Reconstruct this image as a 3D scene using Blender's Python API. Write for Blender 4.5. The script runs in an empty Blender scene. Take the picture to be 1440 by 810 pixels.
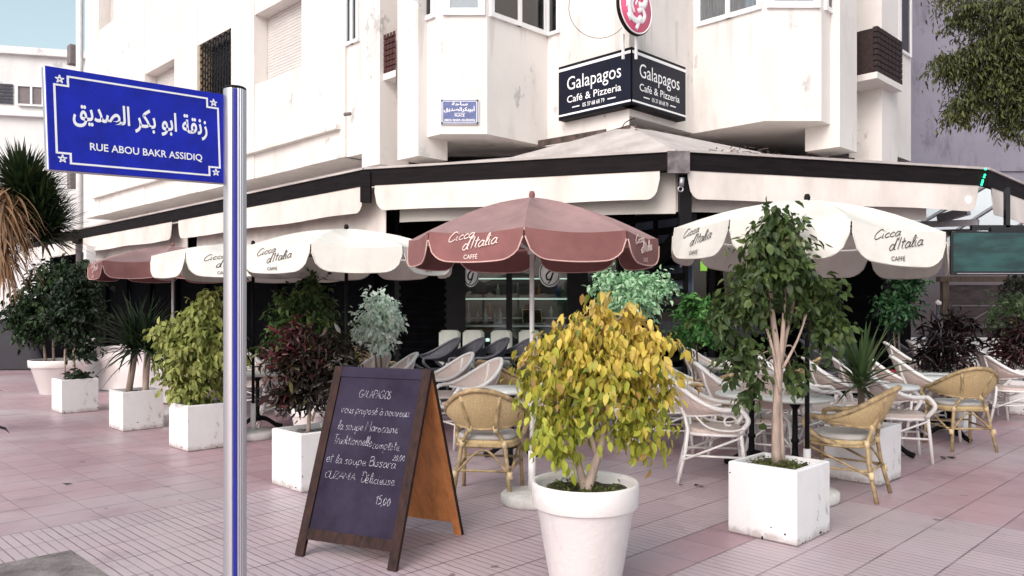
import bpy, math, random
import numpy as np
from mathutils import Vector, Matrix
R = math.radians
# ------------------------------------------------------------------ camera, sky, sun, exposure
sc = bpy.context.scene
col = sc.collection
EYE = 1.58; F = 1120.0
cd = bpy.data.cameras.new('camera'); cam = bpy.data.objects.new('camera', cd); col.objects.link(cam)
cam.location = (0, 0, EYE); cam.rotation_euler = (R(90), 0, 0)
cd.sensor_width = 36; cd.lens = 28.0; cd.shift_y = 26/1440; cd.clip_end = 2000; cd.clip_start = .05
sc.camera = cam
SUN_EL, SUN_AZ = 38, 206          # degrees; azimuth of the sun seen from the place, clockwise from +Y
w = bpy.data.worlds.new('World'); sc.world = w; w.use_nodes = True
nt = w.node_tree; bg = nt.nodes['Background']; bg.inputs['Strength'].default_value = .15
sky = nt.nodes.new('ShaderNodeTexSky'); sky.sky_type = 'NISHITA'; sky.sun_disc = False
sky.sun_elevation = R(SUN_EL); sky.sun_rotation = R(SUN_AZ); sky.dust_density = 3.0; sky.air_density = 1.0; sky.ozone_density = 1.0
hs = nt.nodes.new('ShaderNodeHueSaturation'); hs.inputs['Saturation'].default_value = .55; hs.inputs['Hue'].default_value = .455
nt.links.new(sky.outputs[0], hs.inputs['Color']); nt.links.new(hs.outputs[0], bg.inputs[0])
sd = bpy.data.lights.new('sun', 'SUN'); so = bpy.data.objects.new('sun', sd); col.objects.link(so)
sd.energy = .85; sd.angle = R(40); sd.color = (1, .93, .84)
az = R(SUN_AZ); el = R(SUN_EL)
sdir = Vector((math.sin(az)*math.cos(el), math.cos(az)*math.cos(el), math.sin(el)))
so.rotation_euler = sdir.to_track_quat('Z', 'Y').to_euler(); so.location = (-20, -20, 30)
vs = sc.view_settings; vs.view_transform = 'Standard'; vs.look = 'None'; vs.exposure = .62; vs.gamma = 1; vs.use_curve_mapping = False
sc.cycles.max_bounces = 8; sc.cycles.transparent_max_bounces = 16

# ------------------------------------------------------------------ helpers
def G(px, py):
    d = F*EYE/(py-431); return Vector(((px-720)/F*d, d, 0))
def P(px, py, d): return Vector(((px-720)/F*d, d, EYE+(431-py)/F*d))
def Xat(px, d): return (px-720)/F*d
S = 1.1
def SP(x, y): return Vector((x*S, y*S))
def SZ(z): return EYE+(z-EYE)*S
u2 = Vector((1, 1)).normalized(); v2 = Vector((-1, 1)).normalized()
SUML = 9.54*S; DIFR = 6.48*S        # left facade X+Y, right facade Y-X
def LF(px, s=SUML):                  # point on a left-hand 45 degree line
    k = (px-720)/F; Y = s/(1+k); return Vector((k*Y, Y))
def RF(px, s=DIFR):
    k = (px-720)/F; Y = s/(1-k); return Vector((k*Y, Y))
def zat(py, Y): return EYE+(431-py)/F*Y

MATS = {}
def nodes(m): return m.node_tree.nodes, m.node_tree.links
def mat(name, c, rough=.6, metal=0, var=.15, scale=6, bump=0, bscale=40, spec=.5, stretch=None, c2=None):
    if name in MATS: return MATS[name]
    m = bpy.data.materials.new(name); m.use_nodes = True; N, L = nodes(m)
    b = N['Principled BSDF']; b.inputs['Roughness'].default_value = rough; b.inputs['Metallic'].default_value = metal
    b.inputs['Specular IOR Level'].default_value = spec
    tc = N.new('ShaderNodeTexCoord'); src = tc.outputs['Object']
    if stretch:
        mp = N.new('ShaderNodeMapping'); mp.inputs['Scale'].default_value = stretch; L.new(src, mp.inputs[0]); src = mp.outputs[0]
    n = N.new('ShaderNodeTexNoise'); n.inputs['Scale'].default_value = scale; n.inputs['Detail'].default_value = 6; n.inputs['Roughness'].default_value = .6
    L.new(src, n.inputs['Vector'])
    r = N.new('ShaderNodeValToRGB'); e = r.color_ramp.elements
    c2 = c2 or tuple(x*(1-var*1.6) for x in c)
    e[0].position = .3; e[0].color = (*c2, 1); e[1].position = .65; e[1].color = (*[min(1, x*(1+var*.4)) for x in c], 1)
    L.new(n.outputs[0], r.inputs[0]); L.new(r.outputs[0], b.inputs['Base Color'])
    if bump:
        n2 = N.new('ShaderNodeTexNoise'); n2.inputs['Scale'].default_value = bscale; n2.inputs['Detail'].default_value = 4
        L.new(src, n2.inputs['Vector'])
        bp = N.new('ShaderNodeBump'); bp.inputs['Strength'].default_value = bump; bp.inputs['Distance'].default_value = .02
        L.new(n2.outputs[0], bp.inputs['Height']); L.new(bp.outputs[0], b.inputs['Normal'])
    MATS[name] = m; return m
def math_n(N, L, op, a, b=None, c=None):
    n = N.new('ShaderNodeMath'); n.operation = op
    for i, x in enumerate((a, b, c)):
        if x is None: continue
        if isinstance(x, (int, float)): n.inputs[i].default_value = x
        else: L.new(x, n.inputs[i])
    return n.outputs[0]
def step(N, L, x, lo, hi):
    n = N.new('ShaderNodeMapRange'); n.interpolation_type = 'SMOOTHSTEP'
    L.new(x, n.inputs[0]); n.inputs[1].default_value = lo; n.inputs[2].default_value = hi
    return n.outputs[0]
def mixc(N, L, f, a, b, mode='MIX'):
    n = N.new('ShaderNodeMix'); n.data_type = 'RGBA'; n.blend_type = mode
    if isinstance(f, (int, float)): n.inputs[0].default_value = f
    else: L.new(f, n.inputs[0])
    for i, x in ((6, a), (7, b)):
        if isinstance(x, tuple): n.inputs[i].default_value = (*x, 1)
        else: L.new(x, n.inputs[i])
    return n.outputs[2]
def noise(N, L, src, scale, detail=5, rough=.6, stretch=None):
    if stretch:
        mp = N.new('ShaderNodeMapping'); mp.inputs['Scale'].default_value = stretch; L.new(src, mp.inputs[0]); src = mp.outputs[0]
    n = N.new('ShaderNodeTexNoise'); n.inputs['Scale'].default_value = scale; n.inputs['Detail'].default_value = detail; n.inputs['Roughness'].default_value = rough
    L.new(src, n.inputs['Vector']); return n.outputs[0]

def wall_mat(name, c, stain, peel, amount=.5, metres=1.0):
    m = bpy.data.materials.new(name); m.use_nodes = True; N, L = nodes(m); b = N['Principled BSDF']
    tc = N.new('ShaderNodeTexCoord'); s = tc.outputs['Object']
    big = noise(N, L, s, .6*metres, 4); c1 = mixc(N, L, step(N, L, big, .35, .7), c, tuple(x*.9 for x in c))
    streak = noise(N, L, s, 1.0*metres, 6, .65, (2.0, 2.0, .6))
    sm = math_n(N, L, 'MULTIPLY', step(N, L, streak, .50, .78), amount)
    c2 = mixc(N, L, sm, c1, stain)
    blot = noise(N, L, s, 2.4*metres, 9, .74, (1, 1, .6)); bm = math_n(N, L, 'MULTIPLY', step(N, L, blot, .585, .64), .75)
    reg = noise(N, L, s, .45*metres, 2); bm = math_n(N, L, 'MULTIPLY', bm, step(N, L, reg, .46, .60))
    c3 = mixc(N, L, bm, c2, peel)
    sp = noise(N, L, s, 22*metres, 3); spm = math_n(N, L, 'MULTIPLY', step(N, L, sp, .68, .74), .5)
    c4 = mixc(N, L, spm, c3, stain)
    L.new(c4, b.inputs['Base Color']); b.inputs['Roughness'].default_value = .85; b.inputs['Specular IOR Level'].default_value = .25
    bp = N.new('ShaderNodeBump'); bp.inputs['Strength'].default_value = .35; bp.inputs['Distance'].default_value = .01
    L.new(noise(N, L, s, 30, 6), bp.inputs['Height']); L.new(bp.outputs[0], b.inputs['Normal'])
    MATS[name] = m; return m

def leaf_mat(name, trans=.3, rough=.45):
    m = bpy.data.materials.new(name); m.use_nodes = True; N, L = nodes(m); b = N['Principled BSDF']
    a = N.new('ShaderNodeAttribute'); a.attribute_name = 'tint'
    L.new(a.outputs[0], b.inputs['Base Color']); b.inputs['Roughness'].default_value = rough; b.inputs['Specular IOR Level'].default_value = .35
    t = N.new('ShaderNodeBsdfTranslucent'); L.new(a.outputs[0], t.inputs[0])
    mx = N.new('ShaderNodeMixShader'); mx.inputs[0].default_value = trans
    L.new(b.outputs[0], mx.inputs[1]); L.new(t.outputs[0], mx.inputs[2]); L.new(mx.outputs[0], N['Material Output'].inputs[0])
    MATS[name] = m; return m
def glass_mat(name, tint=(.8, .85, .86), refl=.12, rough=.02):
    m = bpy.data.materials.new(name); m.use_nodes = True; N, L = nodes(m); N.remove(N['Principled BSDF'])
    t = N.new('ShaderNodeBsdfTransparent'); t.inputs[0].default_value = (*tint, 1)
    g = N.new('ShaderNodeBsdfGlossy'); g.inputs['Roughness'].default_value = rough
    lw = N.new('ShaderNodeFresnel'); lw.inputs[0].default_value = 1.45
    f = math_n(N, L, 'MULTIPLY_ADD', lw.outputs[0], 1.0, refl)
    mx = N.new('ShaderNodeMixShader'); L.new(f, mx.inputs[0]); L.new(t.outputs[0], mx.inputs[1]); L.new(g.outputs[0], mx.inputs[2])
    L.new(mx.outputs[0], N['Material Output'].inputs[0]); MATS[name] = m; return m
def emit_mat(name, c, s):
    m = bpy.data.materials.new(name); m.use_nodes = True; N, L = nodes(m); b = N['Principled BSDF']
    b.inputs['Base Color'].default_value = (*c, 1); b.inputs['Emission Color'].default_value = (*c, 1); b.inputs['Emission Strength'].default_value = s
    MATS[name] = m; return m

class MB:
    def __init__(s): s.v = []; s.f = []; s.sm = []
    def add(s, vs, fs, smooth=False):
        o = len(s.v); s.v += [tuple(x) for x in vs]; s.f += [tuple(i+o for i in f) for f in fs]; s.sm += [smooth]*len(fs); return s
    def box(s, c, size, rot=None):
        x, y, z = (k/2 for k in size)
        vs = [Vector((a*x, b*y, d*z)) for d in (-1, 1) for b in (-1, 1) for a in (-1, 1)]
        if rot is not None:
            M = rot if isinstance(rot, Matrix) else Matrix.Rotation(rot, 3, 'Z')
            vs = [M @ q for q in vs]
        c = Vector(c)
        return s.add([q+c for q in vs], [(0, 2, 3, 1), (4, 5, 7, 6), (0, 1, 5, 4), (2, 6, 7, 3), (0, 4, 6, 2), (1, 3, 7, 5)])
    def bbox(s, c, size, b=.006, rot=None):      # box with chamfered vertical+horizontal edges
        x, y, z = (k/2 for k in size); rings = []
        for (zz, k) in ((-z, b), (-z+b, 0), (z-b, 0), (z, b)):
            X, Y = x-k, y-k; bb = b
            rings.append([(X-bb, -Y, zz), (X, -Y+bb, zz), (X, Y-bb, zz), (X-bb, Y, zz), (-X+bb, Y, zz), (-X, Y-bb, zz), (-X, -Y+bb, zz), (-X+bb, -Y, zz)])
        vs = [Vector(p) for r in rings for p in r]
        if rot is not None:
            M = rot if isinstance(rot, Matrix) else Matrix.Rotation(rot, 3, 'Z'); vs = [M @ q for q in vs]
        c = Vector(c); n = 8; fs = [tuple(range(n))[::-1], tuple(range(3*n, 4*n))]
        for r in range(3):
            for i in range(n): fs.append((r*n+i, r*n+(i+1) % n, (r+1)*n+(i+1) % n, (r+1)*n+i))
        return s.add([q+c for q in vs], fs)
    def bar(s, a, b, wd, h, up=(0, 0, 1)):       # rectangular bar from a to b
        a, b = Vector(a), Vector(b); d = (b-a).normalized(); side = d.cross(Vector(up)).normalized(); u = side.cross(d)
        vs = []
        for p in (a, b):
            for (i, j) in ((-1, -1), (1, -1), (1, 1), (-1, 1)): vs.append(p+side*(i*wd/2)+u*(j*h/2))
        return s.add(vs, [(0, 1, 2, 3)[::-1], (4, 5, 6, 7), (0, 1, 5, 4), (1, 2, 6, 5), (2, 3, 7, 6), (3, 0, 4, 7)])
    def tube(s, pts, r, n=8, closed=False, cap=True, flat=None):
        pts = [Vector(p) for p in pts]; m = len(pts)
        rs = r if isinstance(r, (list, tuple)) else [r]*m
        prev = None; vs = []
        for i, p in enumerate(pts):
            if closed: t = pts[(i+1) % m]-pts[i-1]
            else: t = pts[min(i+1, m-1)]-pts[max(i-1, 0)]
            if t.length < 1e-9: t = Vector((0, 0, 1))
            t.normalize()
            if prev is None:
                prev = t.orthogonal().normalized() if flat is None else Vector(flat)
            a = prev-t*prev.dot(t)
            if a.length < 1e-6: a = t.orthogonal()
            a.normalize(); prev = a if flat is None else Vector(flat); bb = t.cross(a)
            for k in range(n):
                q = 2*math.pi*k/n
                vs.append(p+(a*math.cos(q)*(.35 if flat is not None else 1)+bb*math.sin(q))*rs[i])
        fs = []; seg = m if closed else m-1
        for i in range(seg):
            j = (i+1) % m
            for k in range(n): fs.append((i*n+k, i*n+(k+1) % n, j*n+(k+1) % n, j*n+k))
        if cap and not closed: fs += [tuple(range(n))[::-1], tuple(range((m-1)*n, m*n))]
        return s.add(vs, fs, n > 4)
    def lathe(s, prof, n=32, c=(0, 0, 0), smooth=True):
        vs = []; c = Vector(c); fs = []; m = len(prof)
        for (r, z) in prof:
            for k in range(n):
                q = 2*math.pi*k/n; vs.append(c+Vector((r*math.cos(q), r*math.sin(q), z)))
        for i in range(m-1):
            for k in range(n): fs.append((i*n+k, i*n+(k+1) % n, (i+1)*n+(k+1) % n, (i+1)*n+k))
        fs += [tuple(range(n))[::-1], tuple(range((m-1)*n, m*n))]
        return s.add(vs, fs, smooth)
    def prism(s, poly, z0, z1):                   # plan polygon, counter-clockwise
        n = len(poly); vs = [(p[0], p[1], z0) for p in poly]+[(p[0], p[1], z1) for p in poly]
        return s.add(vs, [tuple(range(n))[::-1], tuple(range(n, 2*n))]+[(i, (i+1) % n, (i+1) % n+n, i+n) for i in range(n)])
    def sheet(s, pts, th, nrm=None):              # polygon (3D, planar) given thickness behind
        pts = [Vector(p) for p in pts]
        if nrm is None: nrm = (pts[1]-pts[0]).cross(pts[2]-pts[0]).normalized()
        n = len(pts); vs = pts+[p-Vector(nrm)*th for p in pts]
        return s.add(vs, [tuple(range(n)), tuple(range(n, 2*n))[::-1]]+[(i, i+n, (i+1) % n+n, (i+1) % n) for i in range(n)])
    def build(s, name, m, parent=None, world=False, loc=None):
        me = bpy.data.meshes.new(name)
        vs = s.v
        if world and parent is not None:
            M = wm(parent).inverted(); vs = [tuple(M @ Vector(q)) for q in vs]
        if loc is not None: vs = [tuple(Vector(q)-Vector(loc)) for q in vs]
        me.from_pydata(vs, [], s.f); me.polygons.foreach_set('use_smooth', s.sm)
        me.materials.append(m if not isinstance(m, str) else MATS[m]); me.update()
        o = bpy.data.objects.new(name, me); col.objects.link(o)
        if parent: o.parent = parent
        if loc is not None: o.location = loc
        return o
def wm(o):
    M = o.matrix_basis.copy()
    while o.parent: o = o.parent; M = o.matrix_basis @ M
    return M
def tag(o, label, cat, group=None):
    o['label'] = label; o['category'] = cat
    if group: o['group'] = group
    return o
def struct(o): o['kind'] = 'structure'; return o
def thing(name, label, cat, loc=(0, 0, 0), rz=0, group=None):
    o = bpy.data.objects.new(name, None); col.objects.link(o); o.location = loc; o.rotation_euler = (0, 0, rz); o.empty_display_size = .1
    return tag(o, label, cat, group)
def dup(o, parent=None):
    c = o.copy(); col.objects.link(c)
    if parent: c.parent = parent
    for ch in [x for x in col.objects if x.parent is o]: dup(ch, c)
    return c
def place(o, loc, rz, label, group=None):
    if 'armchair' in o.name: o.scale = (1.06, 1.06, 1.02)
    o.location = loc; o.rotation_euler = (0, 0, rz); o['label'] = label
    if group: o['group'] = group
    return o

def crv(pts, sub=6):                              # Catmull-Rom
    pts = [Vector(p) for p in pts]
    if len(pts) < 3: return pts
    out = []; q = [pts[0]*2-pts[1]]+pts+[pts[-1]*2-pts[-2]]
    for i in range(1, len(q)-2):
        a, b, c, d = q[i-1:i+3]
        for k in range(sub):
            t = k/sub; out.append(.5*((2*b)+(c-a)*t+(2*a-5*b+4*c-d)*t*t+(3*b-a-3*c+d)*t**3))
    out.append(pts[-1]); return out

# lettering: real font outlines turned into mesh, in a plane given by origin, x and y directions
def text_geo(body, bold=0., extr=0):
    c = bpy.data.curves.new('lettering', 'FONT'); c.body = body; c.size = 1; c.offset = bold; c.resolution_u = 3
    o = bpy.data.objects.new('lettering', c); col.objects.link(o)
    me = bpy.data.meshes.new_from_object(o); bpy.data.objects.remove(o); bpy.data.curves.remove(c)
    vs = np.array([v.co[:2] for v in me.vertices]); fs = [tuple(p.vertices) for p in me.polygons]
    bpy.data.meshes.remove(me)
    par = list(range(len(vs)))                   # loose pieces at slightly different heights, so overlaps stay clean
    def find(i):
        while par[i] != i: par[i] = par[par[i]]; i = par[i]
        return i
    for f in fs:
        for k in f[1:]: par[find(f[0])] = find(k)
    ids = {}; z = np.array([ids.setdefault(find(i), len(ids)) % 5 for i in range(len(vs))])*.00012
    return vs, fs, z
def put_text(mb, body, o, xd, yd, width=None, height=None, bold=0., lift=.0015, align='C'):
    vs, fs, z = text_geo(body, bold); mn, mx = vs.min(0), vs.max(0); sx = sy = 1
    if height and not width: sx = sy = height/(mx[1]-mn[1])
    if width and not height: sx = sy = width/(mx[0]-mn[0])
    if width and height: sx = width/(mx[0]-mn[0]); sy = height/(mx[1]-mn[1])
    xd, yd, o = Vector(xd).normalized(), Vector(yd).normalized(), Vector(o); n = xd.cross(yd)
    cx = (mn[0]+mx[0])/2; cy = (mn[1]+mx[1])/2
    mb.add([o+xd*((p[0]-cx)*sx)+yd*((p[1]-cy)*sy)+n*(lift+q) for p, q in zip(vs, z)], fs)
AR = lambda s: ''.join(' ' if x == '_' else chr(int(x, 16)) for x in s.split())[::-1]
# a hand-drawn stroke alphabet (polyline points, smoothed unless marked straight)
GL = {
 'G': [[(.62, .82), (.42, 1), (.12, .75), (.08, .35), (.3, 0), (.58, .1), (.64, .42), (.38, .42)]],
 'A': [['L', (0, 0), (.3, 1), (.55, 0)], ['L', (.1, .38), (.5, .36)]], 'L': [['L', (.08, 1), (.06, .02), (.5, 0)]],
 'P': [['L', (.08, 0), (.1, 1)], [(.1, .98), (.48, .97), (.52, .62), (.1, .48)]],
 'O': [[(.36, 1), (.06, .62), (.18, .04), (.48, .12), (.6, .65), (.36, 1)]],
 'S': [[(.5, .88), (.25, 1), (.08, .78), (.3, .52), (.48, .25), (.25, 0), (.03, .12)]],
 'M': [['L', (0, 0), (.12, 1), (.35, .3), (.6, 1), (.7, 0)]], 'T': [['L', (0, .95), (.62, 1)], ['L', (.32, .97), (.28, 0)]],
 'B': [['L', (.08, 0), (.1, 1)], [(.1, .99), (.42, .95), (.44, .65), (.12, .54)], [(.12, .54), (.52, .42), (.46, .05), (.06, 0)]],
 'D': [['L', (.1, 0), (.12, 1)], [(.0, .97), (.4, .97), (.6, .5), (.42, .06), (.04, 0)]],
 'U': [[(.05, 1), (.06, .2), (.28, 0), (.5, .25), (.54, 1)]], 'Z': [['L', (.03, .97), (.5, 1), (.02, .02), (.52, 0)]],
 'N': [['L', (.04, 0), (.08, 1), (.5, .02), (.54, 1)]], 'I': [['L', (.1, 0), (.14, 1)]],
 'C': [[(.62, .85), (.5, 1), (.3, .95), (.06, .5), (.12, .06), (.36, .0), (.6, .2)]],
 'J': [[(.1, .9), (.3, 1), (.62, .98)], [(.42, .98), (.34, .5), (.26, -.25)]],
 'a': [[(.42, .42), (.22, .5), (.04, .22), (.16, 0), (.36, .14), (.43, .48)], [(.43, .48), (.41, .1), (.55, .03)]],
 'c': [[(.38, .42), (.22, .5), (.05, .25), (.18, 0), (.42, .08)]],
 'd': [[(.4, .4), (.2, .5), (.04, .22), (.16, 0), (.36, .16), (.5, 1)], [(.5, 1), (.43, .1), (.55, .03)]],
 'e': [[(.05, .22), (.32, .28), (.34, .46), (.16, .48), (.05, .2), (.2, 0), (.42, .1)]],
 'i': [[(.08, .5), (.08, .08), (.22, .02)], ['L', (.12, .72), (.14, .75)]],
 'l': [[(.04, .1), (.24, .7), (.2, 1), (.1, .8), (.1, .1), (.26, .03)]],
 'm': [['L', (.05, 0), (.06, .5)], [(.06, .34), (.22, .5), (.28, .3), (.28, 0)], [(.28, .34), (.44, .5), (.52, .3), (.54, .02)]],
 'n': [['L', (.05, 0), (.06, .5)], [(.06, .34), (.26, .5), (.36, .3), (.38, .03)]],
 'o': [[(.22, .5), (.04, .28), (.14, .0), (.34, .08), (.38, .34), (.22, .5)]],
 'p': [['L', (.08, .5), (.02, -.38)], [(.07, .36), (.3, .52), (.42, .25), (.24, 0), (.07, .08)]],
 'r': [['L', (.05, .5), (.06, 0)], [(.06, .3), (.16, .47), (.34, .47)]],
 's': [[(.34, .43), (.18, .5), (.07, .38), (.24, .24), (.3, .1), (.14, 0), (.02, .07)]],
 't': [['L', (.16, .9), (.12, .1), (.26, 0)], ['L', (.0, .58), (.34, .62)]],
 'u': [[(.04, .5), (.05, .1), (.2, 0), (.36, .2), (.38, .5)], [(.38, .5), (.38, .1), (.5, .02)]],
 'v': [[(.02, .5), (.14, .02), (.3, .3), (.34, .52)]], '.': [['L', (.06, .0), (.08, .04)]], ',': [['L', (.1, .06), (.04, -.16)]],
 "'": [['L', (.1, 1.02), (.06, .8)]], '0': [[(.22, .9), (.04, .5), (.18, 0), (.4, .4), (.22, .9)]],
 '1': [['L', (.0, .66), (.2, .92), (.18, 0)]], '2': [[(.04, .72), (.2, .92), (.38, .7), (.04, .02), (.44, .04)]],
 '5': [['L', (.42, .92), (.12, .9), (.1, .55)], [(.1, .55), (.36, .52), (.4, .16), (.04, .03)]], }
GL['à'] = GL['a']+[['L', (.1, .86), (.26, .7)]]; GL['é'] = GL['e']+[['L', (.16, .64), (.34, .84)]]; GL['è'] = GL['e']+[['L', (.1, .84), (.26, .64)]]
ADV = {' ': .3, 'i': .24, 'l': .26, '.': .2, ',': .2, "'": .14, 'm': .64, 'M': .8, 'r': .36, 's': .4, 't': .34, 'I': .28, 'G': .74, 'e': .43, 'c': .42, '1': .34, 'C': .62}
def strokes(mb, text, o, xd, yd, width, height, r, slant=.0, rng=None, lift=.001, jit=.0, n=5, slope=0.):
    xd, yd, o = Vector(xd).normalized(), Vector(yd).normalized(), Vector(o); nn = xd.cross(yd)
    tot = sum(ADV.get(ch, .52) for ch in text); k = width/tot; x = 0
    for ch in text:
        if ch in GL:
            sc_ = 1+(rng.uniform(-jit, jit) if rng else 0); dy = (rng.uniform(-jit, jit)*.3 if rng else 0)
            for st in GL[ch]:
                straight = st[0] == 'L'; q = [(p[0], p[1], 0) for p in (st[1:] if straight else st)]
                q = [Vector(p) for p in q] if straight else crv(q, 4)
                pts = [o+xd*((x+p.x+slant*p.y)*k)+yd*((p.y*sc_+dy)*height+slope*(x+p.x)*k)+nn*lift for p in q]
                mb.tube(pts, r, n, flat=nn)
        x += ADV.get(ch, .52)

# ------------------------------------------------------------------ materials
wall_mat('building_plaster', (.765, .73, .695), (.42, .38, .34), (.40, .39, .38), .42)
wall_mat('far_plaster', (.78, .78, .77), (.5, .48, .45), (.5, .5, .48), .3, .5)
wall_mat('purple_render', (.25, .238, .29), (.14, .13, .165), (.16, .15, .19), .95, 1.3)
wall_mat('lower_render', (.36, .31, .325), (.24, .2, .2), (.25, .2, .2), .7, .9)
wall_mat('white_planter_paint', (.80, .79, .79), (.55, .52, .5), (.30, .28, .26), .35, 2.2)
pm = MATS['white_planter_paint']; N, L = nodes(pm); b = N['Principled BSDF']; old = b.inputs['Base Color'].links[0].from_socket
tc = N.new('ShaderNodeTexCoord'); sx_ = N.new('ShaderNodeSeparateXYZ'); L.new(tc.outputs['Object'], sx_.inputs[0])
gz = math_n(N, L, 'ADD', sx_.outputs[2], math_n(N, L, 'MULTIPLY', noise(N, L, tc.outputs['Object'], 9, 6, .7), -.22))
L.new(mixc(N, L, math_n(N, L, 'MULTIPLY', math_n(N, L, 'SUBTRACT', 1, step(N, L, gz, -.11, -.03)), .7), old, (.33, .27, .25)), b.inputs['Base Color'])
wall_mat('white_plastic', (.79, .755, .735), (.62, .57, .54), (.60, .56, .53), .35, 3.0); MATS['white_plastic'].node_tree.nodes['Principled BSDF'].inputs['Roughness'].default_value = .5
mat('soil', (.055, .04, .028), .95, var=.5, scale=25, bump=1, bscale=60, c2=(.03, .035, .012))
mat('gravel_soil', (.32, .29, .27), .95, var=.7, scale=60, bump=1, bscale=90)
mat('black_metal', (.007, .0065, .008), .55, var=.2, spec=.15)
mat('fascia', (.011, .008, .009), .75, spec=.15, var=.4, scale=3, stretch=(1, 1, 8))
mat('awning_top', (.50, .455, .435), .9, var=.2, scale=2.2, bump=.2, bscale=20)
mat('valance', (.72, .66, .61), .9, var=.16, scale=1.8, bump=.5, bscale=5, stretch=(1, 1, .5))
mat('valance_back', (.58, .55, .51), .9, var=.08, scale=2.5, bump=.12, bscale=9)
mat('brown_flap', (.1, .07, .06), .8, var=.5)
mat('steel', (.45, .44, .47), .35, .8, var=.1)
mat('window_white', (.80, .80, .80), .4, var=.03)
mat('shutter', (.64, .61, .58), .6, var=.1, scale=3, stretch=(1, 1, 12))
mat('curtain', (.42, .41, .40), .9, var=.35, scale=9, stretch=(6, 6, .4))
mat('curtain_light', (.66, .68, .68), .9, var=.06, scale=9, stretch=(6, 6, .4))
mat('dark_room', (.018, .018, .025), .9)
mat('tan_reveal', (.42, .33, .22), .9, var=.2)
mat('terracotta_brick', (.085, .028, .026), .8, var=.5, scale=20)
mat('dark_brick', (.028, .013, .012), .8, var=.5, scale=20)
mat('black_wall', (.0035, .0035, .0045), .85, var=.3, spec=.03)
mat('interior_floor', (.045, .042, .045), .6, var=.3)
mat('counter', (.03, .035, .035), .3)
mat('cream_fabric', (.60, .62, .56), .9, var=.08, bump=.1)
glass_mat('shop_glass', (.86, .92, .90), .0)
glass_mat('window_glass', (.85, .88, .9), .08)
emit_mat('green_led', (.02, .9, .35), 2.5)
emit_mat('menu_light', (.35, .75, .05), .55)
emit_mat('lamp_white', (.9, .95, 1), 6)
emit_mat('counter_lamp', (.75, .95, .85), .9)
mat('sign_navy', (.008, .009, .024), .4, var=.2, scale=2, spec=.2)
mat('sign_white', (.88, .89, .90), .5, var=.02)
mat('sign_pink', (.80, .12, .24), .4, var=.05)
mat('street_blue', (.007, .016, .41), .24, var=.22, scale=14, spec=.3, bump=.03, bscale=25)
mat('plaque_blue', (.10, .13, .30), .4, var=.2, scale=20)
mat('aluminium', (.52, .51, .53), .34, .75, var=.08, scale=30, stretch=(1, 1, .05))
mat('pole_blue', (.014, .02, .30), .3, var=.1)
mat('brown_canvas', (.235, .098, .093), .85, var=.16, scale=4, bump=.3, bscale=7)
mat('brown_sky_sheen', (.31, .195, .19), .9, var=.18, scale=3, bump=.3, bscale=6)  # canopy tops: same brown canvas, sky sheen put into the colour
mat('brown_trim', (.62, .40, .36), .8)
mat('cream_canvas', (.71, .69, .635), .85, var=.12, scale=3, bump=.35, bscale=6)
mat('cream_trim', (.58, .56, .51), .8)
mat('text_dark', (.03, .026, .026), .7)
mat('text_pale', (.78, .62, .58), .7)
mat('white_paint', (.76, .74, .73), .45, var=.08)
mat('base_concrete', (.62, .60, .58), .8, var=.2, bump=.2)
mat('chair_white', (.76, .735, .715), .42, var=.06)
mat('weave_pink', (.66, .54, .49), .8, var=.12, scale=90, bump=.5, bscale=160)
mat('bamboo', (.44, .32, .17), .5, var=.45, scale=14)
mat('binding', (.66, .52, .31), .6, var=.1)
mat('weave_tan', (.62, .47, .25), .75, var=.2, scale=90, bump=.5, bscale=160)
mat('seat_pad', (.44, .42, .40), .85, var=.08, bump=.2, bscale=90)
mat('grey_frame', (.10, .10, .12), .45, var=.1)
mat('grey_weave', (.085, .085, .105), .5, var=.2, scale=90, bump=.4, bscale=160)
mat('table_white', (.72, .74, .72), .3, var=.04)
mat('slate', (.036, .030, .052), .75, scale=2.6, bump=.05, spec=.15, c2=(.016, .011, .026))
mat('dark_wood', (.034, .012, .009), .6, spec=.25, var=.5, scale=5, stretch=(6, 6, .6), bump=.15)
mat('orange_wood', (.56, .215, .07), .5, var=.22, scale=4, stretch=(5, 5, .5), bump=.1)
mat('tarp_white', (.74, .69, .68), .7, var=.08, scale=2, bump=.3, bscale=3)
mat('tarp_dark', (.014, .011, .019), .7, var=.3, scale=2, bump=.4, bscale=3)
mat('bark_pale', (.44, .34, .28), .85, var=.3, scale=12, stretch=(1, 1, .3), bump=.4)
mat('bark_dark', (.16, .12, .09), .9, var=.4, scale=12, stretch=(1, 1, .3), bump=.4)
mat('tv_black', (.012, .012, .014), .25)
mat('weathered_board', (.10, .075, .075), .85, var=.4, scale=3, stretch=(1, 1, 4))
mat('litter', (.02, .018, .02), .9)
mat('polycarbonate', (.62, .66, .68), .5, var=.05)
mat('red_cushion', (.28, .012, .035), .8)
mat('pipe_grey', (.2, .17, .17), .7)
for nm in ('leaf_yellow', 'leaf_green', 'leaf_variegated'): leaf_mat(nm, .32)
leaf_mat('leaf_dark', .2); leaf_mat('leaf_blade', .18); leaf_mat('leaf_red', .15, .35)
# chalk: broken, dusty strokes
m = bpy.data.materials.new('chalk'); m.use_nodes = True; N, L = nodes(m); b = N['Principled BSDF']; b.inputs['Base Color'].default_value = (.50, .49, .55, 1); b.inputs['Roughness'].default_value = 1
tc = N.new('ShaderNodeTexCoord'); nn = noise(N, L, tc.outputs['Object'], 160, 3); t = N.new('ShaderNodeBsdfTransparent'); mx = N.new('ShaderNodeMixShader')
L.new(step(N, L, nn, .40, .60), mx.inputs[0]); L.new(t.outputs[0], mx.inputs[1]); L.new(b.outputs[0], mx.inputs[2]); L.new(mx.outputs[0], N['Material Output'].inputs[0]); MATS['chalk'] = m
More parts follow.
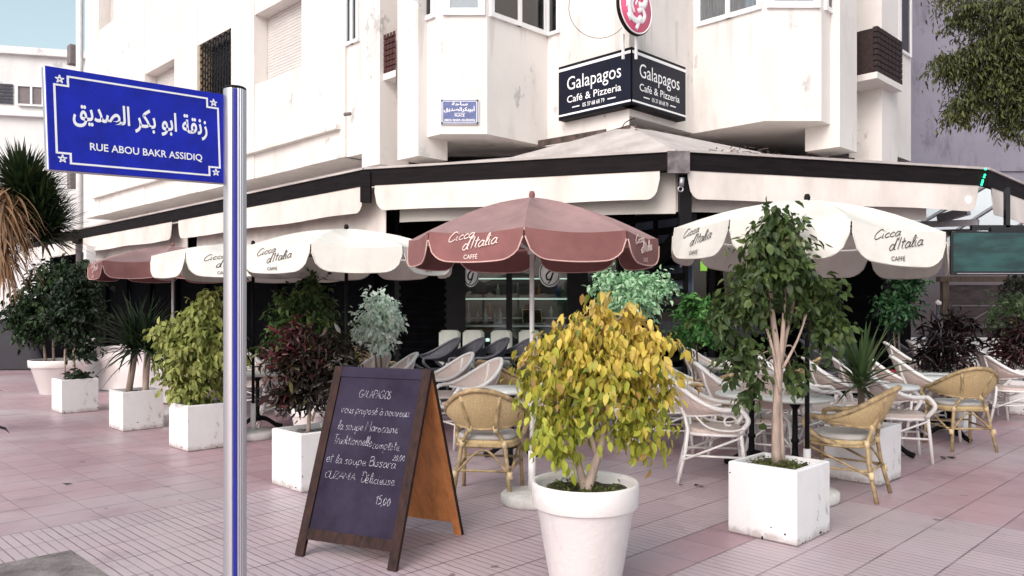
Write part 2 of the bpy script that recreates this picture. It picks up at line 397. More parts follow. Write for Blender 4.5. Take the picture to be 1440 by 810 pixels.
# television picture: a dim teal screen
m = bpy.data.materials.new('tv_screen'); m.use_nodes = True; N, L = nodes(m); b = N['Principled BSDF']; b.inputs['Roughness'].default_value = .12
tc = N.new('ShaderNodeTexCoord'); nn = noise(N, L, tc.outputs['Object'], 1.6, 3, .6, (1, 1, 4))
cc = mixc(N, L, step(N, L, nn, .35, .65), (.006, .035, .04), (.03, .13, .13)); b.inputs['Base Color'].default_value = (.01, .02, .02, 1)
L.new(cc, b.inputs['Emission Color']); b.inputs['Emission Strength'].default_value = .42; MATS['tv_screen'] = m
# paving: 37 cm tiles laid at 45 degrees, plain and grooved
m = bpy.data.materials.new('paving'); m.use_nodes = True; N, L = nodes(m); b = N['Principled BSDF']
tc = N.new('ShaderNodeTexCoord'); s_ = tc.outputs['Object']; vr = N.new('ShaderNodeVectorRotate'); vr.rotation_type = 'Z_AXIS'; vr.inputs['Angle'].default_value = R(-45); L.new(s_, vr.inputs['Vector'])
sp = N.new('ShaderNodeSeparateXYZ'); L.new(vr.outputs[0], sp.inputs[0])
T = .37
uu = math_n(N, L, 'SUBTRACT', sp.outputs[0], 2.06); vv = math_n(N, L, 'SUBTRACT', sp.outputs[1], 3.03)
wob = noise(N, L, s_, 9, 4); wobv = math_n(N, L, 'MULTIPLY', math_n(N, L, 'SUBTRACT', wob, .5), .010)
du = math_n(N, L, 'PINGPONG', math_n(N, L, 'ADD', uu, wobv), T/2); dv = math_n(N, L, 'PINGPONG', math_n(N, L, 'ADD', vv, wobv), T/2)
ju = math_n(N, L, 'SUBTRACT', 1, step(N, L, du, .0015, .0055)); jv = math_n(N, L, 'SUBTRACT', 1, step(N, L, dv, .003, .0095))
gr = math_n(N, L, 'PINGPONG', math_n(N, L, 'ADD', uu, wobv), T/12); gm = math_n(N, L, 'SUBTRACT', 1, step(N, L, gr, .002, .006))
cu = math_n(N, L, 'FLOOR', math_n(N, L, 'DIVIDE', uu, T)); cv = math_n(N, L, 'FLOOR', math_n(N, L, 'DIVIDE', vv, T))
band = math_n(N, L, 'MULTIPLY', math_n(N, L, 'LESS_THAN', cv, 8.5), math_n(N, L, 'LESS_THAN', cu, 11.5))
row = math_n(N, L, 'SUBTRACT', 1, math_n(N, L, 'MULTIPLY', math_n(N, L, 'LESS_THAN', cv, -.5), math_n(N, L, 'GREATER_THAN', cv, -1.5)))
band = math_n(N, L, 'MULTIPLY', band, row)
cx = N.new('ShaderNodeCombineXYZ'); L.new(cu, cx.inputs[0]); L.new(cv, cx.inputs[1])
wn = N.new('ShaderNodeTexWhiteNoise'); L.new(cx.outputs[0], wn.inputs['Vector'])
plain = mixc(N, L, wn.outputs[0], (.37, .238, .27), (.44, .29, .325)); groov = mixc(N, L, wn.outputs[0], (.45, .345, .385), (.52, .42, .45))
c1 = mixc(N, L, band, plain, groov)
bl = noise(N, L, s_, .55, 4, .55); c1 = mixc(N, L, math_n(N, L, 'MULTIPLY', step(N, L, bl, .42, .68), .8), c1, (.46, .395, .42))
bl2 = noise(N, L, s_, 1.7, 6, .65); c1 = mixc(N, L, math_n(N, L, 'MULTIPLY', step(N, L, bl2, .54, .72), .45), c1, (.26, .175, .205))
bl3 = noise(N, L, s_, 45, 4); c1 = mixc(N, L, math_n(N, L, 'MULTIPLY', step(N, L, bl3, .55, .75), .25), c1, (.25, .19, .20))
spk = noise(N, L, s_, 6.5, 2, .4); c1 = mixc(N, L, math_n(N, L, 'MULTIPLY', step(N, L, spk, .73, .76), .7), c1, (.12, .09, .095))
smr = noise(N, L, s_, 1.1, 8, .75, (1.0, .5, 1)); c1 = mixc(N, L, math_n(N, L, 'MULTIPLY', step(N, L, smr, .56, .70), .35), c1, (.20, .14, .16))
gum = N.new('ShaderNodeTexVoronoi'); gum.inputs['Scale'].default_value = 1.6; L.new(s_, gum.inputs['Vector']); c1 = mixc(N, L, math_n(N, L, 'MULTIPLY', math_n(N, L, 'SUBTRACT', 1, step(N, L, gum.outputs['Distance'], .018, .032)), .55), c1, (.10, .08, .085))
dirt = noise(N, L, s_, 3.2, 4); gd = math_n(N, L, 'MULTIPLY', math_n(N, L, 'MULTIPLY', gm, band), math_n(N, L, 'MULTIPLY_ADD', step(N, L, dirt, .3, .7), .5, .38))
c1 = mixc(N, L, gd, c1, (.13, .085, .095))
jn = math_n(N, L, 'MAXIMUM', math_n(N, L, 'MULTIPLY', ju, .5), math_n(N, L, 'MULTIPLY', jv, math_n(N, L, 'MULTIPLY_ADD', step(N, L, dirt, .3, .7), .4, .4)))
c1 = mixc(N, L, jn, c1, (.06, .04, .05)); L.new(c1, b.inputs['Base Color'])
b.inputs['Roughness'].default_value = .5; b.inputs['Specular IOR Level'].default_value = .45
L.new(math_n(N, L, 'MULTIPLY_ADD', bl2, .40, .20), b.inputs['Roughness'])
h = math_n(N, L, 'SUBTRACT', math_n(N, L, 'MULTIPLY', noise(N, L, s_, 60, 4), .25), math_n(N, L, 'MAXIMUM', jn, math_n(N, L, 'MULTIPLY', gm, band)))
bp = N.new('ShaderNodeBump'); bp.inputs['Strength'].default_value = .5; bp.inputs['Distance'].default_value = .004; L.new(h, bp.inputs['Height']); L.new(bp.outputs[0], b.inputs['Normal'])
MATS['paving'] = m
mat('concrete_grey', (.22, .19, .19), .9, var=.4, scale=5, bump=.5, bscale=30)

# ------------------------------------------------------------------ ground
g = MB(); g.add([(-150, -60, 0), (150, -60, 0), (150, 200, 0), (-150, 200, 0)], [(0, 1, 2, 3)]); struct(g.build('pavement', 'paving'))
a, b_, c_ = G(100, 774), G(-60, 812), G(205, 812)
e1 = (b_-a); e2 = (c_-a)
pa = MB(); e1n = Vector((-u2.x, -u2.y, 0)); e2n = Vector((-v2.x, -v2.y, 0))
q = [a, a+e1n*1.1, a+e1n*1.1+e2n*.85, a+e2n*.85]; pa.add([p+Vector((0, 0, .004)) for p in q], [(0, 1, 2, 3)]); struct(pa.build('concrete_patch', 'concrete_grey'))

# ------------------------------------------------------------------ corner building
ZS = SZ(3.85); ZSR = SZ(4.05); ZT = 13.5
P5 = SP(1.517, 10.3); P4 = SP(.505, 11.31); P3 = SP(-.327, 10.48); P2 = SP(-.936, 10.48)
P6 = SP(2.589, 11.37); P7 = SP(3.36, 10.60); P8 = SP(4.117, 10.60); P9 = RF(1190)
bld = thing('corner_building', 'white plaster apartment block with bay windows above the cafe terrace', 'building', (P5.x, P5.y+3, 0))
DEP = .34                           # depth of the recessed window strips
wall = MB()
Lfar = LF(120); Rfar = RF(1280)
def L_off(p, off): return Vector((p.x+u2.x*off, p.y+u2.y*off))
back = Vector((1.6, 40))
L_in = L_off(LF(588), DEP); L_inf = L_off(Lfar, DEP)
# left bay + half of corner
wall.prism([P5, Vector((P5.x, P5.y+4)), Vector((.4, P5.y+4)), L_off(LF(588), 2.0), LF(588), P2, P3, P4], ZS, ZT)
wall.prism([P5, P6, P7, P8, P9, RF(1203), Vector((P9.x-.2, P9.y+4.5)), Vector((P5.x, P5.y+6))], ZSR, ZT)
# recessed body along the left facade and body along the right facade
wall.prism([L_in, L_off(LF(588), 5), L_off(Lfar, 5), L_inf][::-1], ZS+.003, ZT)
def R_off(p, off): return Vector((p.x-u2.x*0+v2.x*off, p.y+v2.y*off))
wall.prism([R_off(RF(1203), DEP), R_off(Rfar, DEP), R_off(Rfar, 5), R_off(RF(1203), 5)], ZSR+.003, ZT)
# corner column reaching down to the awning
wall.prism([L_off(P5, .004)+Vector((0, .0)), P5+Vector((.62, .66)), P5+Vector((0, 1.6)), P5+Vector((-.62, .66))], ZS-.25, ZS-.002)
def lbox(mb, x0, x1, z0, z1, off0=0., off1=DEP+.05):   # box along the left facade between two picture columns
    A, B = (L_off(LF(x, SUML+off0*1.41421), -off0) for x in (min(x0, x1), max(x0, x1)))
    mb.prism([L_off(A, off0), L_off(B, off0), L_off(B, off1), L_off(A, off1)], z0, z1)
SILL, HEAD, SILL2 = 5.9, 7.27, 9.15
for (x0, x1, off) in ((485, 509, .05), (424, 485, 0), (325, 357, .0), (245, 277, .0), (160, 203, .0), (120, 139, 0)): lbox(wall, x0, x1, ZS, ZT, off)
for (x0, x1) in ((357, 424), (277, 325), (203, 245), (139, 160)):   # spandrels and lintels
    lbox(wall, x0+.01, x1-.01, ZS, SILL, .02); lbox(wall, x0+.01, x1-.01, HEAD, SILL2, .02)
for (x0, x1) in ((509, 534), (559, 588)):             # fins that drop below the soffit
    lbox(wall, x0, x1, SZ(3.58), ZT, -.17)
lbox(wall, 534.1, 558.9, ZS, ZT, .22)
def rbox(mb, x0, x1, z0, z1, off0=0., off1=DEP+.05):
    A, B = (R_off(RF(x, DIFR+off0*1.41421), -off0) for x in (x0, x1)); mb.prism([R_off(A, off0), R_off(B, off0), R_off(B, off1), R_off(A, off1)], z0, z1)
for (x0, x1) in ((1181, 1205), (1240, 1262)): rbox(wall, x0, x1, SZ(3.73), ZT, -.14)
rbox(wall, 1262.1, 1281, ZSR-.1, ZT, .03)
rbox(wall, 1205.1, 1239.9, ZSR, ZT, .24)
wall.build('wall', 'building_plaster', bld, True)
led = MB(); lbox(led, 472, 128, 4.55, 4.63, -.10, .05); led.build('ledge', 'building_plaster', bld, True)

def panel_window(A, B, z0, z1, nrm, parts=2, pane='curtain', fr=.07, name='window'):
    """white framed window lying on a wall from plan point A to B"""
    A, B = Vector(A), Vector(B); d = (B-A); ln = d.length; d.normalize(); n = Vector(nrm)
    f = MB()
    def bx(s0, s1, za, zb, o0, o1):
        p = [A+d*s0+n*o0, A+d*s1+n*o0, A+d*s1+n*o1, A+d*s0+n*o1]
        if (p[1]-p[0]).cross(p[2]-p[1]) < 0: p = p[::-1]
        return p, za, zb
    for i in range(parts+1):
        s = ln*i/parts; s0 = max(0, s-fr/2); s1 = min(ln, s+fr/2)
        if i == 0: s0, s1 = 0, fr
        if i == parts: s0, s1 = ln-fr, ln
        f.prism(*bx(s0, s1, z0, z1, -.01, .045))
    for zz in (z0, z1-fr): f.prism(*bx(fr+.001, ln-fr-.001, zz, zz+fr, -.01, .040))
    o = f.build(name, 'window_white', bld, True)
    pn = MB(); pn.prism(*bx(fr*.8, ln-fr*.8, z0+fr*.6, z1-fr*.6, -.02, .012)); pn.build('curtain', pane, o, True)
    gl = MB(); gl.prism(*bx(fr*.8, ln-fr*.8, z0+fr*.6, z1-fr*.6, .020, .024)); gl.build('pane', 'window_glass', o, True)
    return o
nL = -u2; nRt = -v2 if False else Vector((1, -1)).normalized()
zb = zat(22, P3.y); zt = zb+1.35
panel_window(LF(583), P2+Vector((-.08, .08)), zb, zt, nL, 1, 'dark_room')
panel_window(P2+Vector((.03, 0)), P3-Vector((.03, 0)), zb, zt, Vector((0, -1)), 1, 'curtain_light', .1)
panel_window(P3+(P4-P3)*.03, P4-(P4-P3)*.03, zb, zt, Vector((1, -1)).normalized(), 2, 'curtain')
zb2 = zat(12, P7.y)
panel_window(P6+(P7-P6)*.06, P7-(P7-P6)*.03, zb2, zb2+1.35, nL, 2, 'curtain')
panel_window(P7+Vector((.03, 0)), P8-Vector((.03, 0)), zb2, zb2+1.35, Vector((0, -1)), 1, 'curtain', .1)
panel_window(P8+(P9-P8)*.1, P9-(P9-P8)*.1, zb2, zb2+1.35, nRt, 1, 'dark_room')
panel_window(P4+(P5-P4)*.005, P4+(P5-P4)*.17, zb, zt, nL, 1, 'curtain', .05)
def on_left(x0, x1, off): return LF(x0, SUML+off*1.41421), LF(x1, SUML+off*1.41421)
A, B = on_left(487, 506, .05); panel_window(A, B, zat(66, A.y), zat(66, A.y)+1.5, nL, 2, 'curtain_light', .06)
A, B = on_left(535, 558, .22); panel_window(A, B, zat(42, A.y), zat(42, A.y)+1.5, nL, 2, 'dark_room', .06)
A, B = RF(1207, DIFR+.34), RF(1239, DIFR+.34); panel_window(A, B, zat(36, A.y), zat(36, A.y)+1.5, nRt, 2, 'curtain', .06)
A, B = RF(1263, DIFR+.042), RF(1279, DIFR+.042); panel_window(A, B, zat(72, A.y), zat(72, A.y)+2, nRt, 1, 'dark_room', .05)
# shutters and the grille in the recessed strips
def shutter(x0, x1, z0, z1, m, name):
    f = MB(); A, B = LF(x0), LF(x1); k = int((z1-z0)/.055)
    for i in range(k):
        z = z0+i*(z1-z0)/k; f.prism([L_off(A, DEP-.05), L_off(B, DEP-.05), L_off(B, DEP-.012+.0), L_off(A, DEP-.012)], z+.004, z+(z1-z0)/k-.004)
    f.prism([L_off(A, DEP-.03), L_off(B, DEP-.03), L_off(B, DEP-.008), L_off(A, DEP-.008)], z0, z1)
    return f.build(name, m, bld, True)
shutter(357.5, 423.5, SILL+.002, HEAD-.003, 'shutter', 'roller_shutter'); shutter(203.5, 244.5, SILL+.002, HEAD-.003, 'shutter', 'roller_shutter')
shutter(139.5, 159.5, SILL2+.003, SILL2+1.5, 'shutter', 'roller_shutter')
f = MB(); A, B = LF(277.5), LF(324.5); f.prism([L_off(A, DEP-.03), L_off(B, DEP-.03), L_off(B, DEP-.008), L_off(A, DEP-.008)], SILL+.002, HEAD-.003)
gr_ = f.build('window', 'dark_room', bld, True)
f = MB(); d = B-A
for i in range(13):
    p = A+d*(i/12*.96+.02); p = L_off(p, .05); f.tube([(p.x, p.y, SILL+.05), (p.x, p.y, HEAD-.04)], .014, 6)
for r_ in range(9):
    z = SILL+.1+r_*.15
    for i in range(12):
        p = L_off(A+d*((i+.5)/12*.96+.02), .05); q = p+d.normalized()*.028
        f.box((p.x, p.y, z+(.05 if i % 2 else 0)), (.09, .02, .03), R(135))
f.build('grille', 'black_metal', gr_, True)
f = MB(); A = LF(277.3); B = LF(279.0); f.prism([L_off(A, .03), L_off(B, .03), L_off(B, DEP-.04), L_off(A, DEP-.04)], SILL+.003, HEAD-.005); f.build('reveal', 'tan_reveal', bld, True)
# small brick-screened balconies
def balcony(pts, z0, z1, mt):
    A, B, C, D = pts
    s = MB(); s.prism([A, B, C, D], z0-.10, z0)
    # sloped underside
    o = s.build('balcony', 'building_plaster', bld, True)
    s = MB(); n = 7; dl = (B-A)
    s.prism([A+(D-A)*.12, B+(C-B)*.12, C, D], z0+.002, z1-.03)
    rows = int((z1-z0)/.085)
    for r_ in range(rows):
        z = z0+.003+r_*(z1-z0)/rows
        for i in range(n):
            a0 = A+dl*((i+.08)/n); a1 = A+dl*((i+.92)/n); dd = (D-A).normalized()
            s.prism([a0, a1, a1+dd*.07, a0+dd*.07], z+.008, z+(z1-z0)/rows-.008)
    s.build('brick_screen', mt, o, True)
A, B = on_left(556.5, 526, -.10); A2, B2 = on_left(556.5, 526, .2); Y = A.y
balcony([B, A, A2, B2], zat(98, Y), zat(42, Y), 'terracotta_brick')
A, B = RF(1206), RF(1254); Y = A.y
balcony([R_off(A, -.3), R_off(B-Vector((.25, .25)), -.3), R_off(B-Vector((.25, .25)), .22), R_off(A, .22)], zat(106, Y), zat(42, Y), 'dark_brick')
wm_ = MATS['building_plaster']; N, L = nodes(wm_); b = N['Principled BSDF']; old = b.inputs['Base Color'].links[0].from_socket
tc = N.new('ShaderNodeTexCoord'); sx_ = N.new('ShaderNodeSeparateXYZ'); L.new(tc.outputs['Object'], sx_.inputs[0])
run = noise(N, L, tc.outputs['Object'], 1.0, 4, .6, (5, 5, .15)); acc = None
for zs_ in (zb, zb2, SILL):
    dz = math_n(N, L, 'SUBTRACT', zs_, sx_.outputs[2]); ln_ = math_n(N, L, 'MULTIPLY', step(N, L, run, .50, .72), .85)
    mk = math_n(N, L, 'MULTIPLY', math_n(N, L, 'GREATER_THAN', dz, 0), math_n(N, L, 'SUBTRACT', 1, step(N, L, math_n(N, L, 'SUBTRACT', dz, ln_), -.25, .04)))
    mk = math_n(N, L, 'MULTIPLY', mk, step(N, L, run, .50, .62)); acc = mk if acc is None else math_n(N, L, 'MAXIMUM', acc, mk)
L.new(mixc(N, L, math_n(N, L, 'MULTIPLY', acc, .22), old, (.30, .26, .23)), b.inputs['Base Color'])
# rain pipe at the far end
f = MB(); p = LF(112); f.tube([(p.x, p.y, 0), (p.x, p.y, ZT)], .10, 10); f.build('rain_pipe', 'white_paint', bld, True)
p = LF(104.5)
for py in (78, 252): f = MB(); f.box((p.x, p.y, zat(py, p.y)), (.3, .3, .55), R(45)); f.build('pipe_bracket', 'pipe_grey', bld, True)

# ---- ground floor: dark shop front on a low platform
YF = 13.3; XL, XR = -2.8, 6.17
pf = MB(); pf.prism([LF(430, 9.3), Vector((1.9, 10.1)), RF(1395, 4.85), RF(1300, 6.9), Vector((12, 30)), Vector((-15, 30)), LF(60, 9.3)], 0.0, .10)
struct(pf.build('terrace_platform', 'concrete_grey'))
shop = MB()
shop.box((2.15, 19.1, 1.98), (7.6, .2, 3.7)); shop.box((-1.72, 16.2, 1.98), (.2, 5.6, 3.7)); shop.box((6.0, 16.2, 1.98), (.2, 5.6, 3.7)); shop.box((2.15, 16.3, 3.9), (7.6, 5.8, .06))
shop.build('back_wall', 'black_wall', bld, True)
fr = MB()
for px in (560, 640, 716, 812, 872, 1000, 1085, 1158, 1180, 1245):
    fr.box((Xat(px, YF), YF, 2.05), (.10 if px not in (640, 812) else .34, .12, 3.9))
fr.box((2.2, YF-.005, 3.8), (7.7, .1, .5)); fr.box((2.2, YF+.005, .2), (7.7, .1, .2))
fr.build('shopfront_frame', 'black_metal', bld, True)
gls = MB(); gls.box((2.2, YF+.03, 2.0), (7.7, .012, 3.4)); gl_o = gls.build('shop_window', 'shop_glass', bld, True)
lv = MB()
for (x0, x1) in ((562, 628), (1181, 1244)):
    for k in range(26): lv.box(((Xat(x0, YF)+Xat(x1, YF))/2, YF-.06, .45+k*.125), (Xat(x1, YF)-Xat(x0, YF), .02, .085), Matrix.Rotation(R(25), 3, 'X'))
    lv.box(((Xat(x0, YF)+Xat(x1, YF))/2, YF-.02, 2), (Xat(x1, YF)-Xat(x0, YF), .03, 3.4))
    lv.build('louvre', 'black_wall', bld, True); lv = MB()
# slatted screen beside the entrance, turned toward the street corner
A = P(884, 431, 13.1); B = P(965, 431, 12.0)
sl = MB()
for k in range(9): sl.bar((A.x, A.y, 1.55+k*.24), (B.x, B.y, 1.55+k*.24), .05, .11)
for t in (0, .5, 1): p = A+(B-A)*t; sl.box((p.x, p.y+.05, 2.0), (.07, .07, 3.6))
sl.build('slat_screen', 'black_metal', bld, True)
mat('painted_glass_reflection', (.20, .25, .36), .6, var=.3, scale=2)
sl = MB(); sl.bar((A.x+.15, A.y+.22, 2.55), (B.x+.15, B.y+.22, 2.55), .03, 1.7); sl.build('back_panel', 'painted_glass_reflection', bld, True)  # added panel, its blue-grey colour stands for sky reflected in glass
# wings of the ground floor along both streets
wg = MB(); a0 = Vector((-1.75, YF)); a1 = LF(70, -1.75+YF)
def seg(mb, a, b, z0, z1, th):
    d = (b-a).normalized(); n = Vector((d.y, -d.x)); c = [a, b, b-n*th, a-n*th]
    if sum(c[i].cross(c[(i+1) % 4]) for i in range(4)) < 0: c = c[::-1]
    mb.prism(c, z0, z1)
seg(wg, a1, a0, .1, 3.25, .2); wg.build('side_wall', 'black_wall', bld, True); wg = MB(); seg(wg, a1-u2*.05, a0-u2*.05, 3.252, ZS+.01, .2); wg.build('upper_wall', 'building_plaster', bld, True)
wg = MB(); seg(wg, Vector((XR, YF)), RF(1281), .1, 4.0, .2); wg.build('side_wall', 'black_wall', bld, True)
mu = MB()
for i in range(12):
    p = a0+(a1-a0)*((i+.5)/12)-u2*.06; mu.box((p.x, p.y, 1.65), (.1, .1, 3.1), R(45))
mu.build('mullion', 'black_wall', bld, True)
# round decals with a swirled letter on the glass
def decal(px, py, r, wx, name='window_decal'):
    c = P(px, py, YF-.02); f = MB(); f.lathe([(0.001, 0), (r, 0), (r, .004), (.001, .004)], 40)
    M = Matrix.Translation(c) @ Matrix.Rotation(R(90), 4, 'X') @ Matrix.Diagonal((wx, 1, 1, 1))
    f.v = [tuple(M @ Vector(q)) for q in f.v]; o = f.build(name, 'sign_white', gl_o, True)
    t = MB(); ring = [c+Vector((math.cos(a)*r*.86*wx, -.008, math.sin(a)*r*.86)) for a in np.linspace(0, 2*math.pi, 41)[:-1]]; t.tube(ring, .007, 6, True)
    for st, q in (([(.22, .66), (.02, .74), (-.22, .50), (-.06, .30), (.16, .40), (.20, .52)], .017), ([(.30, .16), (.02, .14), (-.30, -.14), (-.22, -.46), (.08, -.40), (.30, .02)], .026), ([(.30, .04), (.14, -.44), (-.14, -.74)], .018)):
        t.tube([c+Vector((p[0]*r*wx, -.008, p[1]*r)) for p in crv([(a, b2, 0) for a, b2 in st], 6)], q*.55, 6)
    t.build('emblem', 'text_dark', gl_o, True)
decal(662, 384, .235, .62); decal(773, 384, .235, .78); decal(953, 380, .28, .52)
f = MB(); p = P(993, 374, YF+.9); f.box(p, (.2, .03, .17)); f.build('lit_menu', 'menu_light', bld, True)

# interior: counter with lamps, bottles, tablet
ct = thing('bar_counter', 'dark bar counter seen through the cafe window under the brown parasol', 'counter', (-.2, 14.7, .1))
f = MB(); f.bbox((0, 0, .55), (2.4, .6, 1.1), .02); f.build('cabinet', 'counter', ct); f = MB(); f.bbox((0, -.05, 1.13), (2.6, .75, .05), .01); f.build('worktop', 'steel', ct)
for i in range(6): f = MB(); f.lathe([(.001, 0), (.035, .0), (.035, .05), (.001, .06)], 10, (-1+i*.38, -.33, .85)); f.build('counter_light', 'counter_lamp', ct)
lt = thing('laptop', 'open laptop standing on the bar counter behind the window', 'laptop', (.40, 14.55, 1.26), R(10))
f = MB(); f.bbox((0, 0, .012), (.36, .25, .02), .004); f.build('keyboard_base', 'steel', lt)
f = MB(); f.bbox((0, .17, .14), (.36, .015, .25), .004, Matrix.Rotation(R(-15), 3, 'X')); f.build('screen', 'tv_black', lt)
f = MB()
for s in (-1, 1): f.bbox((s*.178, .162, .14), (.012, .02, .26), .003, Matrix.Rotation(R(-15), 3, 'X'))
f.bbox((0, .195, .265), (.36, .02, .012), .003); f.build('bezel', 'white_paint', lt)
sh = thing('back_shelf', 'lit shelf of glassware at the back of the cafe, behind the counter', 'shelf', (-.1, 15.9, .1))
f = MB(); f.box((0, .2, 1.4), (3.0, .04, 2.6)); f.build('back_panel', 'counter', sh)
for z in (1.25, 1.65, 2.05): f = MB(); f.box((0, 0, z), (3.0, .32, .03)); f.build('shelf_board', 'steel', sh)
for z in (1.65, 2.05): f = MB(); f.box((0, -.1, z-.022), (2.6, .03, .012)); f.build('lamp_strip', 'counter_lamp', sh)
for s_i in (-1, 1): f = MB(); f.box((s_i*1.5, 0, 1.3), (.05, .34, 2.6)); f.build('side_panel', 'counter', sh)
rng = random.Random(12)
for i in range(14):
    gb = thing('glass_bottle', 'bottle on the lit shelf at the back of the cafe', 'bottle', (-1.45+i*.2+rng.uniform(-.04, .04), 15.9, .1+(1.265 if i % 2 else 1.665)), 0, 'bottles on the back shelf')
    f = MB(); hb = rng.uniform(.22, .32); f.lathe([(.001, 0), (.036, 0), (.038, hb*.6), (.013, hb*.78), (.013, hb), (.001, hb)], 10); f.build('body', ('orange_wood', 'curtain_light', 'street_blue', 'steel', 'red_cushion')[i % 5], gb)
rng = random.Random(5)
for i in range(7):
    bt = thing('bottle', 'pale bottle standing on the back of the bar counter', 'bottle', (-1.15+i*.16+rng.uniform(-.03, .03), 14.85, 1.26), 0, 'bottles on the bar counter')
    f = MB(); f.lathe([(.001, 0), (.038, 0), (.04, .17), (.014, .23), (.014, .3), (.001, .3)], 12); f.build('body', 'steel' if i % 2 else 'curtain_light', bt)
# ------------------------------------------------------------------ signs on the corner
sb = thing('corner_sign', 'black two-sided corner fascia sign lettered for a cafe and pizzeria', 'sign', (P5.x, P5.y-.22, SZ(4.02)+.13))
HS = .81; LS = 1.36
def vface(mb, side, l0, l1, z0, z1, o0, o1):       # strip on the left (-1) or right (+1) face of the V
    d = Vector((side, 1)).normalized(); n = Vector((side, -1)).normalized()
    p = [d*l0+n*o0, d*l1+n*o0, d*l1+n*o1, d*l0+n*o1]
    if sum(p[i].cross(p[(i+1) % 4]) for i in range(4)) < 0: p = p[::-1]
    mb.prism(p, z0, z1)
f = MB()
for s in (-1, 1): vface(f, s, .0, LS, 0, HS, -.16, 0)
f.build('case', 'black_metal', sb)
for s in (-1, 1):
    f = MB(); vface(f, s, .015, LS-.015, .03, HS-.03, 0, .006); f.build('face', 'sign_navy', sb)
    f = MB(); vface(f, s, .01, LS-.01, HS-.085, HS-.045, .007, .014); vface(f, s, .01, LS-.01, .05, .075, .007, .014)
    d = Vector((s, 1, 0)).normalized(); n = Vector((s, -1, 0)).normalized(); xd = -d if s < 0 else d
    mid = d*(LS/2)+n*.007
    # title in a round hand-cut letter
    t_w = LS*.74; o = mid-xd*(t_w/2)+Vector((0, 0, .45))
    put_text(f, 'Galapagos', mid+Vector((0, 0, .49)), xd, (0, 0, 1), t_w, .26, .0)
    put_text(f, 'Caf\u00e9 & Pizzeria', mid+Vector((0, 0, .285)), xd, (0, 0, 1), t_w, .105, .004)
    put_text(f, '05 37 68 68 79', mid+Vector((0, 0, .155)), xd, (0, 0, 1), LS*.30, .06, .008)
    for q in (-1, 1):
        c = mid+xd*(q*LS*.245)+Vector((0, 0, .155)); f.bar(c-xd*.07, c+xd*.07, .006, .016)
    f.build('lettering', 'sign_white', sb)
rd = thing('round_sign', 'pink round sign with a white swirl emblem above the black corner sign', 'sign', P(886, 14, P5.y-.35), R(0))
rr = .37
f = MB(); f.lathe([(.001, 0), (rr*.99, 0), (rr, .01), (rr, .09), (rr*.99, .1), (.001, .1)], 56)
f.v = [(x, y, .055+z*.45) for x, y, z in f.v]
MR = Matrix.Rotation(R(-47), 4, 'Z') @ Matrix.Rotation(R(90), 4, 'X')
MR = Matrix.Rotation(R(43), 4, 'Z') @ Matrix.Rotation(R(90), 4, 'X')
def mapv(f, M): f.v = [tuple(M @ Vector(q)) for q in f.v]; return f
mapv(f, MR); f.build('drum', 'black_metal', rd)
f = MB(); f.lathe([(.001, .1), (rr*.95, .1), (rr*.95, .106), (.001, .106)], 56); mapv(f, MR); f.build('face', 'sign_pink', rd)
f = MB(); f.tube([(math.cos(a)*rr*.93, math.sin(a)*rr*.93, .108) for a in np.linspace(0, 2*math.pi, 49)[:-1]], .010, 6, True)
for st, rad in (([(.15, .15), (.42, .18), (.55, .45), (.2, .62), (-.2, .55)], .06), ([(.1, -.1), (.35, .02), (.5, -.2), (.32, -.42), (.12, -.3)], .045), ([(-.2, .55), (-.42, .1), (-.3, -.35), (.05, -.48), (.3, -.3)], .06),
                ([(.3, -.3), (.15, -.5), (.0, -.78)], .04), ([(-.25, .6), (-.5, .3), (-.52, -.1)], .035), ([(-.1, .4), (-.25, .1), (-.12, -.2)], .03), ([(-.5, -.3), (-.35, -.55)], .03), ([(.05, .3), (-.05, .1)], .025)):
    f.tube([Vector((p.x*rr, p.y*rr, .112)) for p in crv([(a, b2, 0) for a, b2 in st], 5)], [rad*.75]*len(crv([(a, b2, 0) for a, b2 in st], 5)), 8, flat=(0, 0, 1))
mapv(f, MR); f.build('emblem', 'sign_white', rd)
f = MB()
zlo = SZ(4.02)+.13+HS-rd.location.z
for s in (-1, 1): f.box((s*.09, .04, (zlo-.2)/2-.16), (.03, .03, -zlo-.12), R(45))
f.build('bracket', 'white_paint', rd)
f = MB(); f.tube([(-.42+.42*math.cos(a)*1, .06, .05+.42*math.sin(a)) for a in np.linspace(R(100), R(320), 20)], .004, 5); f.build('cable', 'black_metal', rd)
# enamel plaque on the bay
pc = P(646.5, 157.5, P3.y-.02); pq = thing('street_plaque', 'small faded blue enamel square-name plaque on the white bay', 'sign', pc)
pw, ph = 53/F*pc.y, 35/F*pc.y
f = MB(); f.box((0, 0.0, 0), (pw, .02, ph)); f.build('rim', 'steel', pq); f = MB(); f.box((0, -.012, 0), (pw*.95, .006, ph*.93)); f.build('field', 'plaque_blue', pq)
f = MB(); k = .0165
for (s, z) in ((-1, 1), (1, 1), (-1, -1), (1, -1)): pass
for zz in (-1, 1): f.box((0, -k, zz*ph*.42), (pw*.90, .002, .007))
for xx in (-1, 1): f.box((xx*pw*.447, -k, 0), (.007, .002, ph*.82))
put_text(f, AR('FEB3 FE8E FEA3 FE94'), (0, -k, ph*.32), (1, 0, 0), (0, 0, 1), pw*.42, ph*.14, .02)
put_text(f, AR('FE83 FE91 FEEE FE91 FEDC FEAE FE8D FEDF FEBC FEAA FEF3 FED6'), (0, -k, ph*.10), (1, 0, 0), (0, 0, 1), pw*.84, ph*.26, .02)
put_text(f, 'PLACE', (0, -k, -ph*.15), (1, 0, 0), (0, 0, 1), pw*.26, ph*.09, .02); f.box((0, -k, -ph*.06), (pw*.3, .002, .006))
